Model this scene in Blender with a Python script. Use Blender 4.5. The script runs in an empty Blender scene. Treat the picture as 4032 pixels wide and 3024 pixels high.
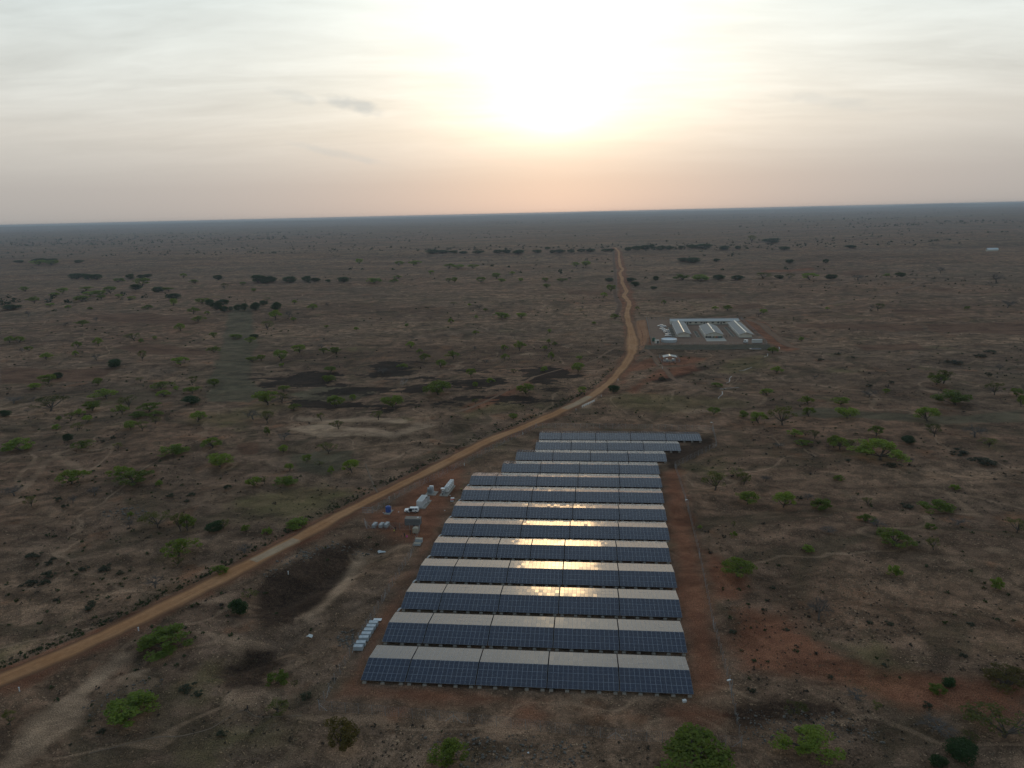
import bpy, bmesh, math, random
import numpy as np
from mathutils import Vector, Matrix

# =====================================================================  scene, camera, sky, sun, exposure
sc = bpy.context.scene
COL = sc.collection
R = math.radians
CAM_Z, PITCH, ROLL = 100.0, R(13.5), R(1.31)          # a drone hovering 100 m above the plain, looking west towards the low sun
cam = bpy.data.cameras.new('camera'); camo = bpy.data.objects.new('camera', cam); COL.objects.link(camo)
cam.sensor_width = 36.0; cam.lens = 24.96; cam.clip_start = 1.0; cam.clip_end = 80000.0
cp, sp, cr, sr = math.cos(PITCH), math.sin(PITCH), math.cos(ROLL), math.sin(ROLL)
right = Vector((cr, -sr * sp, -sr * cp)); upv = Vector((sr, cr * sp, cr * cp)); fwd = Vector((0, cp, -sp))
m4 = Matrix((right, upv, -fwd)).transposed().to_4x4(); m4.translation = (0, 0, CAM_Z)
camo.matrix_world = m4
sc.camera = camo
sc.render.resolution_x, sc.render.resolution_y = 1024, 768
sc.view_settings.view_transform = 'Standard'; sc.view_settings.look = 'None'
sc.view_settings.exposure = 0.0; sc.view_settings.gamma = 1.0; sc.view_settings.use_curve_mapping = False

SUN_AZ, SUN_EL = R(3.96), R(7.0)                       # azimuth from +Y towards +X
SUN = Vector((math.sin(SUN_AZ) * math.cos(SUN_EL), math.cos(SUN_AZ) * math.cos(SUN_EL), math.sin(SUN_EL)))
sl = bpy.data.lights.new('sun', 'SUN'); slo = bpy.data.objects.new('sun', sl); COL.objects.link(slo)
sl.energy = 0.06; sl.angle = R(6.5); sl.color = (1.0, 0.64, 0.30)
slo.rotation_euler = (-SUN).to_track_quat('-Z', 'Y').to_euler(); slo.location = SUN * 300

class NT:
    """small helper to write node trees as expressions"""
    def __init__(s, tree): s.t = tree; s.n = tree.nodes; s.l = tree.links
    def node(s, typ, **kw):
        n = s.n.new(typ)
        for k, v in kw.items(): setattr(n, k, v)
        return n
    def put(s, sock, v):
        if isinstance(v, bpy.types.NodeSocket): s.l.new(v, sock)
        else: sock.default_value = v
    def m(s, op, a, b=None, c=None, clamp=False):
        n = s.node('ShaderNodeMath', operation=op, use_clamp=clamp)
        for i, v in enumerate((a, b, c)):
            if v is not None: s.put(n.inputs[i], v)
        return n.outputs[0]
    def v(s, op, a, b=None, out=0):
        n = s.node('ShaderNodeVectorMath', operation=op)
        s.put(n.inputs[0], a)
        if b is not None: s.put(n.inputs['Scale'] if op == 'SCALE' else n.inputs[1], b)
        return n.outputs[out]
    def mixc(s, f, a, b, mode='MIX'):
        n = s.node('ShaderNodeMix', data_type='RGBA', blend_type=mode)
        s.put(n.inputs[0], f)
        s.put(n.inputs[6], a if isinstance(a, bpy.types.NodeSocket) else (*a, 1.0)[:4])
        s.put(n.inputs[7], b if isinstance(b, bpy.types.NodeSocket) else (*b, 1.0)[:4])
        return n.outputs[2]
    def ss(s, x, a, b, lo=0.0, hi=1.0, kind='SMOOTHSTEP'):
        n = s.node('ShaderNodeMapRange', interpolation_type=kind)
        s.put(n.inputs[0], x)
        for i, v in enumerate((a, b, lo, hi)): s.put(n.inputs[i + 1], v)
        return n.outputs[0]
    def noise(s, vec, scale, detail=3.0, rough=0.55, dist=0.0):
        n = s.node('ShaderNodeTexNoise'); s.put(n.inputs['Vector'], vec)
        n.inputs['Scale'].default_value = scale; n.inputs['Detail'].default_value = detail
        n.inputs['Roughness'].default_value = rough; n.inputs['Distortion'].default_value = dist
        return n.outputs[0]
    def ramp(s, x, stops):
        n = s.node('ShaderNodeValToRGB'); s.put(n.inputs[0], x)
        e = n.color_ramp.elements
        while len(e) < len(stops): e.new(0.5)
        for q, (p, c) in zip(e, stops): q.position = p; q.color = (*c, 1.0)
        return n.outputs[0]

# ---- hazy evening sky: Nishita sky under a veil of dust, a glow round the low sun, thin streaked cloud
world = bpy.data.worlds.new('World'); sc.world = world; world.use_nodes = True
world.node_tree.nodes.clear(); W = NT(world.node_tree)
sky = W.node('ShaderNodeTexSky', sky_type='NISHITA', sun_disc=False)
sky.sun_elevation = SUN_EL; sky.sun_rotation = SUN_AZ; sky.altitude = 900; sky.air_density = 1.2; sky.dust_density = 5.0; sky.ozone_density = 1.0
gen = W.node('ShaderNodeTexCoord').outputs['Generated']
dirn = W.v('NORMALIZE', gen)
sep = W.node('ShaderNodeSeparateXYZ'); W.put(sep.inputs[0], dirn)
dx, dy, dz = sep.outputs
zc = W.m('MAXIMUM', dz, 0.0)
ds = W.v('DOT_PRODUCT', dirn, tuple(SUN), out=1)
veil = W.ramp(W.m('POWER', zc, 0.5), [(0.0, (0.33, 0.325, 0.315)), (0.20, (0.42, 0.405, 0.385)), (0.32, (0.56, 0.545, 0.505)), (0.43, (0.625, 0.655, 0.63)),
              (0.56, (0.59, 0.685, 0.70)), (0.68, (0.42, 0.545, 0.62)), (0.84, (0.150, 0.255, 0.380)), (1.0, (0.095, 0.175, 0.290))])
facing = W.ss(ds, -0.7, 0.97, 0.64, 1.07)
veil = W.v('SCALE', veil, facing)
az = W.m('ABSOLUTE', W.m('ADD', W.m('MULTIPLY', dx, math.cos(SUN_AZ)), W.m('MULTIPLY', dy, -math.sin(SUN_AZ))))
el = W.m('SUBTRACT', dz, SUN.z)
el = W.m('ADD', W.m('MULTIPLY', W.m('MAXIMUM', el, 0.0), 0.42), W.m('MULTIPLY', W.m('MINIMUM', el, 0.0), 2.5))
ang = W.m('SQRT', W.m('ADD', W.m('MULTIPLY', az, az), W.m('MULTIPLY', el, el)))
front = W.ss(ds, 0.0, 0.6)
def glow(amp, rad, p):
    return W.m('MULTIPLY', W.m('EXPONENT', W.m('MULTIPLY', W.m('POWER', W.m('DIVIDE', ang, rad), p), -1.0)), amp)
g1 = W.v('SCALE', (1.0, 0.925, 0.76), glow(0.51, 0.31, 1.4))
g2 = W.v('SCALE', (1.0, 0.92, 0.74), glow(0.55, 0.062, 1.3))
g3 = W.v('SCALE', (1.0, 0.72, 0.36), glow(5.0, 0.025, 2.0))
gl = W.v('ADD', W.v('ADD', g1, g2), g3)
belt = W.v('SCALE', (0.34, 0.165, 0.09), W.m('MULTIPLY', W.m('EXPONENT', W.m('MULTIPLY', W.m('POWER', W.m('DIVIDE', az, 0.32), 1.4), -1.0)), W.m('EXPONENT', W.m('DIVIDE', zc, -0.10))))
# the thick low air reddens and dims the glow towards the horizon
def ext(k): return W.m('EXPONENT', W.m('DIVIDE', -k, W.m('ADD', zc, 0.045)))
cx = W.node('ShaderNodeCombineXYZ')
for i, k in enumerate((0.010, 0.022, 0.046)): W.put(cx.inputs[i], ext(k))
gl = W.v('SCALE', W.v('ADD', W.v('SCALE', W.v('MULTIPLY', gl, cx.outputs[0]), W.ss(zc, 0.025, 0.14)), belt), front)
# cloud streaks, laid on a flat layer overhead
den = W.m('ADD', zc, 0.10)
cc = W.node('ShaderNodeCombineXYZ'); W.put(cc.inputs[0], W.m('DIVIDE', dx, den)); W.put(cc.inputs[1], W.m('MULTIPLY', W.m('DIVIDE', dy, den), 2.6))
cn = W.noise(W.v('ADD', cc.outputs[0], (3.7, 1.3, 0.0)), 0.55, 6.0, 0.58, 0.6)
cn2 = W.noise(W.v('ADD', cc.outputs[0], (9.1, 4.4, 2.0)), 1.7, 5.0, 0.6, 0.8)
streak = W.m('ADD', W.m('MULTIPLY', W.m('SUBTRACT', cn, 0.5), 0.62), W.m('MULTIPLY', W.m('SUBTRACT', cn2, 0.5), 0.30))
streak = W.m('ADD', 1.0, W.m('MULTIPLY', streak, W.ss(zc, 0.02, 0.16)))
nish = W.v('SCALE', sky.outputs[0], 0.003)
tot = W.v('ADD', W.v('SCALE', veil, streak), W.v('ADD', gl, nish))
# one small grey cloud left of the sun
def cloud(c_az, c_el, ra, re, seed):
    d = Vector((math.sin(R(c_az)), math.cos(R(c_az)), 0))
    a = W.m('SUBTRACT', W.m('ARCTAN2', dx, dy), R(c_az)); e = W.m('SUBTRACT', dz, math.sin(R(c_el)))
    e = W.m('ADD', e, W.m('MULTIPLY', a, 0.22))
    q = W.m('ADD', W.m('POWER', W.m('DIVIDE', W.m('ABSOLUTE', a), R(ra)), 2.0), W.m('POWER', W.m('DIVIDE', W.m('ABSOLUTE', e), R(re)), 2.0))
    nn = W.noise(W.v('MULTIPLY', dirn, (1.0, 1.0, 2.4)), 26.0 + seed, 5.0, 0.65)
    return W.ss(W.m('ADD', q, W.m('MULTIPLY', W.m('SUBTRACT', nn, 0.5), 2.6)), 1.15, -0.35)
for args, k in (((-11.3, 8.0, 2.6, 0.65, 0), 0.55), ((-15.6, 8.6, 2.0, 0.5, 4), 0.25), ((-12.6, 4.6, 4.2, 0.4, 7), 0.25), ((23.5, 7.0, 4.5, 0.55, 2), 0.20)):
    tot = W.mixc(W.m('MULTIPLY', cloud(*args), k), tot, (0.50, 0.53, 0.53))
bg = W.node('ShaderNodeBackground'); W.put(bg.inputs[0], tot); bg.inputs[1].default_value = 1.0
wo = W.node('ShaderNodeOutputWorld'); W.l.new(bg.outputs[0], wo.inputs[0])
world.cycles.sampling_method = 'MANUAL'; world.cycles.sample_map_resolution = 1024
sc.cycles.max_bounces = 6; sc.cycles.diffuse_bounces = 2; sc.cycles.glossy_bounces = 3; sc.cycles.transmission_bounces = 4
sc.cycles.volume_bounces = 0; sc.cycles.sample_clamp_indirect = 6.0; sc.cycles.use_denoising = True

# =====================================================================  helpers
def tag(o, label=None, cat=None, group=None, kind=None):
    for k, v in (('label', label), ('category', cat), ('group', group), ('kind', kind)):
        if v: o[k] = v
    return o
def empty(name, loc=(0, 0, 0), rz=0.0):
    o = bpy.data.objects.new(name, None); o.location = loc; o.rotation_euler = (0, 0, rz); o.empty_display_size = 0.5
    COL.objects.link(o); return o
def link(name, me, parent=None, loc=None, rot=None, scale=None):
    o = bpy.data.objects.new(name, me); COL.objects.link(o)
    if parent is not None: o.parent = parent
    if loc is not None: o.location = loc
    if rot is not None: o.rotation_euler = rot
    if scale is not None: o.scale = scale
    return o
class MB:
    """collects faces; build() links them as one mesh object"""
    def __init__(s): s.v = []; s.f = []; s.mi = []
    def face(s, pts, mi=0):
        n = len(s.v); s.v += [tuple(p) for p in pts]; s.f.append(tuple(range(n, n + len(pts)))); s.mi.append(mi)
    def box(s, c, d, rz=0.0, mi=0, taper=1.0):
        n = len(s.v); ca, sa = math.cos(rz), math.sin(rz)
        for k in (-.5, .5):
            t = 1.0 if k < 0 else taper
            for i, j in ((-.5, -.5), (.5, -.5), (.5, .5), (-.5, .5)):
                x, y = i * d[0] * t, j * d[1] * t
                s.v.append((c[0] + x * ca - y * sa, c[1] + x * sa + y * ca, c[2] + k * d[2]))
        for q in ((3, 2, 1, 0), (4, 5, 6, 7), (0, 1, 5, 4), (1, 2, 6, 5), (2, 3, 7, 6), (3, 0, 4, 7)):
            s.f.append(tuple(n + a for a in q)); s.mi.append(mi)
        return s
    def tube(s, pts, rad, n=6, mi=0, caps=True):
        pts = [Vector(p) for p in pts]; base = len(s.v)
        if not hasattr(rad, '__len__'): rad = [rad] * len(pts)
        for i, p in enumerate(pts):
            t = (pts[min(i + 1, len(pts) - 1)] - pts[max(i - 1, 0)]).normalized()
            a = t.orthogonal().normalized(); b = t.cross(a)
            for k in range(n):
                w = 2 * math.pi * k / n
                s.v.append(tuple(p + (a * math.cos(w) + b * math.sin(w)) * rad[i]))
        for i in range(len(pts) - 1):
            for k in range(n):
                a0 = base + i * n + k; a1 = base + i * n + (k + 1) % n
                s.f.append((a0, a1, a1 + n, a0 + n)); s.mi.append(mi)
        if caps:
            s.f.append(tuple(base + k for k in range(n))[::-1]); s.mi.append(mi)
            e = base + (len(pts) - 1) * n
            s.f.append(tuple(e + k for k in range(n))); s.mi.append(mi)
        return s
    def prism(s, prof, x0, x1, mi=0, inset=None, axis='x'):
        """closed profile of (y, z) swept along x; inset(z) narrows the sides"""
        n = len(s.v); k = len(prof); f = inset or (lambda z: 0.0)
        for x, sg in ((x0, 1), (x1, -1)):
            for y, z in prof: s.v.append((x + sg * f(z), y, z) if axis == 'x' else (y, x + sg * f(z), z))
        s.f.append(tuple(n + i for i in range(k))); s.mi.append(mi)
        s.f.append(tuple(n + k + i for i in range(k))[::-1]); s.mi.append(mi)
        for i in range(k):
            j = (i + 1) % k
            s.f.append((n + j, n + i, n + k + i, n + k + j)); s.mi.append(mi)
        return s
    def mesh(s, name, mats, smooth=False):
        me = bpy.data.meshes.new(name); me.from_pydata(s.v, [], s.f)
        for m_ in (mats if isinstance(mats, (list, tuple)) else [mats]): me.materials.append(m_)
        me.polygons.foreach_set('material_index', s.mi)
        if smooth: me.polygons.foreach_set('use_smooth', [True] * len(me.polygons))
        bm = bmesh.new(); bm.from_mesh(me); bmesh.ops.recalc_face_normals(bm, faces=bm.faces); bm.to_mesh(me); bm.free()
        me.update(); return me
    def build(s, name, mats, parent=None, loc=None, rot=None, smooth=False):
        return link(name, s.mesh(name, mats, smooth), parent, loc, rot)
def bulk_mesh(name, V, F, mats, mi=None):
    """fast mesh from arrays: V (n,3), F (m,k)"""
    me = bpy.data.meshes.new(name); V = np.asarray(V, np.float32); F = np.asarray(F, np.int32)
    k = F.shape[1]
    me.vertices.add(len(V)); me.vertices.foreach_set('co', V.ravel())
    me.loops.add(F.size); me.loops.foreach_set('vertex_index', F.ravel())
    me.polygons.add(len(F)); me.polygons.foreach_set('loop_start', np.arange(0, F.size, k, dtype=np.int32))
    if mi is not None: me.polygons.foreach_set('material_index', np.asarray(mi, np.int32))
    for m_ in (mats if isinstance(mats, (list, tuple)) else [mats]): me.materials.append(m_)
    me.update(calc_edges=True); return me
def fattr(me, name, vals):
    a = me.attributes.new(name, 'FLOAT', 'POINT'); a.data.foreach_set('value', np.asarray(vals, np.float32).ravel())

MATS = {}
def mat(name, col, rough=0.7, metal=0.0, var=0.15, scale=1.5, bump=0.0, spec=0.5, rnd=0.0, trans=0.0):
    """procedural surface: base colour broken up by noise at two scales; rnd varies it from object to object"""
    m_ = bpy.data.materials.new(name); m_.use_nodes = True; m_.node_tree.nodes.clear(); T = NT(m_.node_tree)
    co = T.node('ShaderNodeTexCoord').outputs['Object']
    n1 = T.noise(co, scale, 5.0, 0.6); n2 = T.noise(co, scale * 7.3, 3.0, 0.6)
    f = T.m('ADD', 1.0, T.m('ADD', T.m('MULTIPLY', T.m('SUBTRACT', n1, 0.5), var * 2.4), T.m('MULTIPLY', T.m('SUBTRACT', n2, 0.5), var * 1.4)))
    if rnd:
        r_ = T.node('ShaderNodeObjectInfo').outputs['Random']
        f = T.m('MULTIPLY', f, T.m('ADD', 1.0 - rnd, T.m('MULTIPLY', r_, 2 * rnd)))
    c = T.v('SCALE', tuple(col), f)
    p = T.node('ShaderNodeBsdfPrincipled'); T.put(p.inputs['Base Color'], c)
    T.put(p.inputs['Roughness'], T.m('ADD', rough, T.m('MULTIPLY', T.m('SUBTRACT', n1, 0.5), 0.2), clamp=True)); p.inputs['Metallic'].default_value = metal
    p.inputs['Specular IOR Level'].default_value = spec
    if bump:
        b = T.node('ShaderNodeBump'); b.inputs['Strength'].default_value = bump; b.inputs['Distance'].default_value = 0.05
        T.put(b.inputs['Height'], n2); T.l.new(b.outputs[0], p.inputs['Normal'])
    o = T.node('ShaderNodeOutputMaterial')
    if trans:
        tr = T.node('ShaderNodeBsdfTranslucent'); T.put(tr.inputs[0], T.v('MULTIPLY', c, (1.25, 1.3, 0.7)))
        mx = T.node('ShaderNodeMixShader'); mx.inputs[0].default_value = trans
        T.l.new(p.outputs[0], mx.inputs[1]); T.l.new(tr.outputs[0], mx.inputs[2]); T.l.new(mx.outputs[0], o.inputs[0])
    else: T.l.new(p.outputs[0], o.inputs[0])
    MATS[name] = m_; return m_

# =====================================================================  terrain
# ---- terrain (shared by the offline placement tool and scene.py)
def sstep(a, b, x):
    t = np.clip((np.asarray(x, float) - a) / (b - a), 0, 1); return t * t * (3 - 2 * t)
def _hash(ix, iy, s):
    n = (ix * 374761393 + iy * 668265263 + s * 974634541) & 0xFFFFFFFF
    n = ((n ^ (n >> 13)) * 1274126177) & 0xFFFFFFFF
    return ((n ^ (n >> 16)) & 0xFFFF) / 65535.0
def vnoise(x, y, s=0):
    xi = np.floor(x).astype(np.int64); yi = np.floor(y).astype(np.int64)
    fx = x - xi; fy = y - yi
    fx = fx * fx * (3 - 2 * fx); fy = fy * fy * (3 - 2 * fy)
    a = _hash(xi, yi, s); b = _hash(xi + 1, yi, s); c = _hash(xi, yi + 1, s); d = _hash(xi + 1, yi + 1, s)
    return (a + (b - a) * fx) * (1 - fy) + (c + (d - c) * fx) * fy - 0.5
def fbm(x, y, s=0, o=4):
    v = 0; a = 1.0
    for k in range(o):
        v = v + a * vnoise(x * 2 ** k + 17.3 * k, y * 2 ** k - 9.1 * k, s + k); a *= 0.5
    return v
def seg_dist(x, y, pts):
    """distance to a polyline"""
    d = np.full(np.shape(x), 1e9)
    for (ax, ay), (bx, by) in zip(pts[:-1], pts[1:]):
        dx, dy = bx - ax, by - ay
        t = np.clip(((x - ax) * dx + (y - ay) * dy) / (dx * dx + dy * dy), 0, 1)
        d = np.minimum(d, np.hypot(x - ax - t * dx, y - ay - t * dy))
    return d
def poly_sd(x, y, pts):
    """signed distance to a polygon, negative inside"""
    d = seg_dist(x, y, list(pts) + [pts[0]])
    ins = np.zeros(np.shape(x), bool)
    for (ax, ay), (bx, by) in zip(pts, list(pts[1:]) + [pts[0]]):
        if ay == by: continue
        c = ((ay > y) != (by > y)) & (x < (bx - ax) * (y - ay) / (by - ay) + ax)
        ins ^= c
    return np.where(ins, -d, d)
ROAD = [(-175, 72), (-145.0, 108), (-117.2, 141.0), (-104.6, 155.7), (-87.6, 180.5), (-72.3, 206.9), (-57.4, 233.2), (-38.4, 263.6),
        (-12.3, 305.4), (9.5, 332.7), (35.7, 369.7), (52.0, 399.4), (72.7, 454.2), (87.9, 508.4), (100.2, 580),
        (114.0, 690.0), (129.5, 771), (133.0, 800), (137.0, 852), (148.5, 908), (157, 980), (163, 1035), (170, 1080), (180, 1167), (200, 1265), (206, 1330), (215, 1400), (243, 1590), (268, 1765), (290, 2000)]
SITE = [(-44, 126), (-40, 133), (-35, 173), (-32, 197), (-34, 213), (-52, 214), (-56, 228), (-48, 236), (-36, 256), (-25, 272), (-2, 308), (12, 326),
        (60, 322), (92, 316), (90, 291), (66, 268), (62, 234), (56, 193), (50, 156), (47, 133), (43, 116), (18, 119), (-14, 125)]
PAD = [(104, 526), (191, 517), (212, 642), (125, 656)]
PADZ = 1.5
def height(x, y):
    x = np.asarray(x, float); y = np.asarray(y, float)
    d = np.hypot(x, y)
    site = poly_sd(x, y, SITE); pad = poly_sd(x, y, PAD); rd = seg_dist(x, y, ROAD)
    # long swells that grow with distance, each a low ridge across the plain
    f = sstep(380, 1400, d)
    sw = 13.0 * fbm(x / 900.0 + 3.1, y / 330.0 + 1.7, 11, 3) * f
    sw += 16.0 * fbm(x / 2600.0, y / 1500.0, 23, 3) * sstep(2200, 6000, d)
    sw += 5.0 * np.exp(-((y - 1900 + 0.06 * x) / 130.0) ** 2) * sstep(-2500, -1500, -np.abs(x))
    far = 42 * sstep(7000, 24000, d) + 26 * np.maximum(fbm(x / 5200.0 + 4, y / 4200.0, 31, 4), -0.25) * sstep(9000, 20000, d)
    hill = np.zeros_like(d)
    for hx, hy, hr, hh in ((11800, 20500, 900, 95), (13000, 20800, 700, 60), (9000, 21500, 800, 60), (15200, 19800, 1500, 70), (2600, 23500, 700, 55), (3400, 23000, 600, 45)):
        hill += 0.6 * hh * np.exp(-(((x - hx) / hr) ** 2 + ((y - hy) / 900.0) ** 2))
    mic = (1.9 * fbm(x / 46.0, y / 34.0, 41, 4) + 0.42 * fbm(x / 7.0, y / 5.0, 47, 3)) * sstep(0, 14, site) * sstep(3, 14, rd) * sstep(2, 16, pad)
    gul = 0
    for pts, w, dep in ((((-66, 176), (-58, 184), (-50, 194), (-44, 205)), 7.5, 3.6), (((-66, 147), (-60, 150), (-56, 157)), 4.5, 2.8),
                        (((-90, 300), (-60, 310), (-35, 318), (-20, 330)), 5, 1.8), (((-150, 365), (-110, 352), (-60, 350)), 4, 1.0)):
        gul = gul - dep * np.exp(-(seg_dist(x, y, list(pts)) / w) ** 2)
    gul = gul * sstep(0, 8, site) * sstep(4, 12, rd)
    ditch = -0.5 * np.exp(-((rd - 6.2) / 1.2) ** 2) * sstep(-1600, -700, -d)
    z = sw * sstep(8, 60, pad) + far + hill + mic + gul + ditch * sstep(0, 4, site)
    zp = PADZ * (1 - sstep(0.5, 11, pad))
    return np.minimum(z + zp, 97.0)
def axis(lin_half, step, ratio, end):
    v = [0.0]; s = step
    while v[-1] < lin_half: v.append(v[-1] + s)
    while v[-1] < end: s *= ratio; v.append(v[-1] + s)
    return np.array(v)
GX = axis(130, 1.45, 1.0165, 30000); GX = np.concatenate([-GX[:0:-1], GX])
gy = [96.0]; s = 1.25
while gy[-1] < 200: gy.append(gy[-1] + s)
while gy[-1] < 30000: s *= 1.0125; gy.append(gy[-1] + s)
gb = [96.0]; s = 2.0
while gb[-1] > -6000: s *= 1.12; gb.append(gb[-1] - s)
GY = np.array(gb[:0:-1] + gy)
GXX, GYY = np.meshgrid(GX, GY)
GZ = height(GXX, GYY)
def zg(x, y):
    """ground height on the built mesh (bilinear)"""
    i = int(np.clip(np.searchsorted(GX, x) - 1, 0, len(GX) - 2)); j = int(np.clip(np.searchsorted(GY, y) - 1, 0, len(GY) - 2))
    u = (x - GX[i]) / (GX[i + 1] - GX[i]); v = (y - GY[j]) / (GY[j + 1] - GY[j])
    return float((GZ[j, i] * (1 - u) + GZ[j, i + 1] * u) * (1 - v) + (GZ[j + 1, i] * (1 - u) + GZ[j + 1, i + 1] * u) * v)
# ---- end terrain

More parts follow.
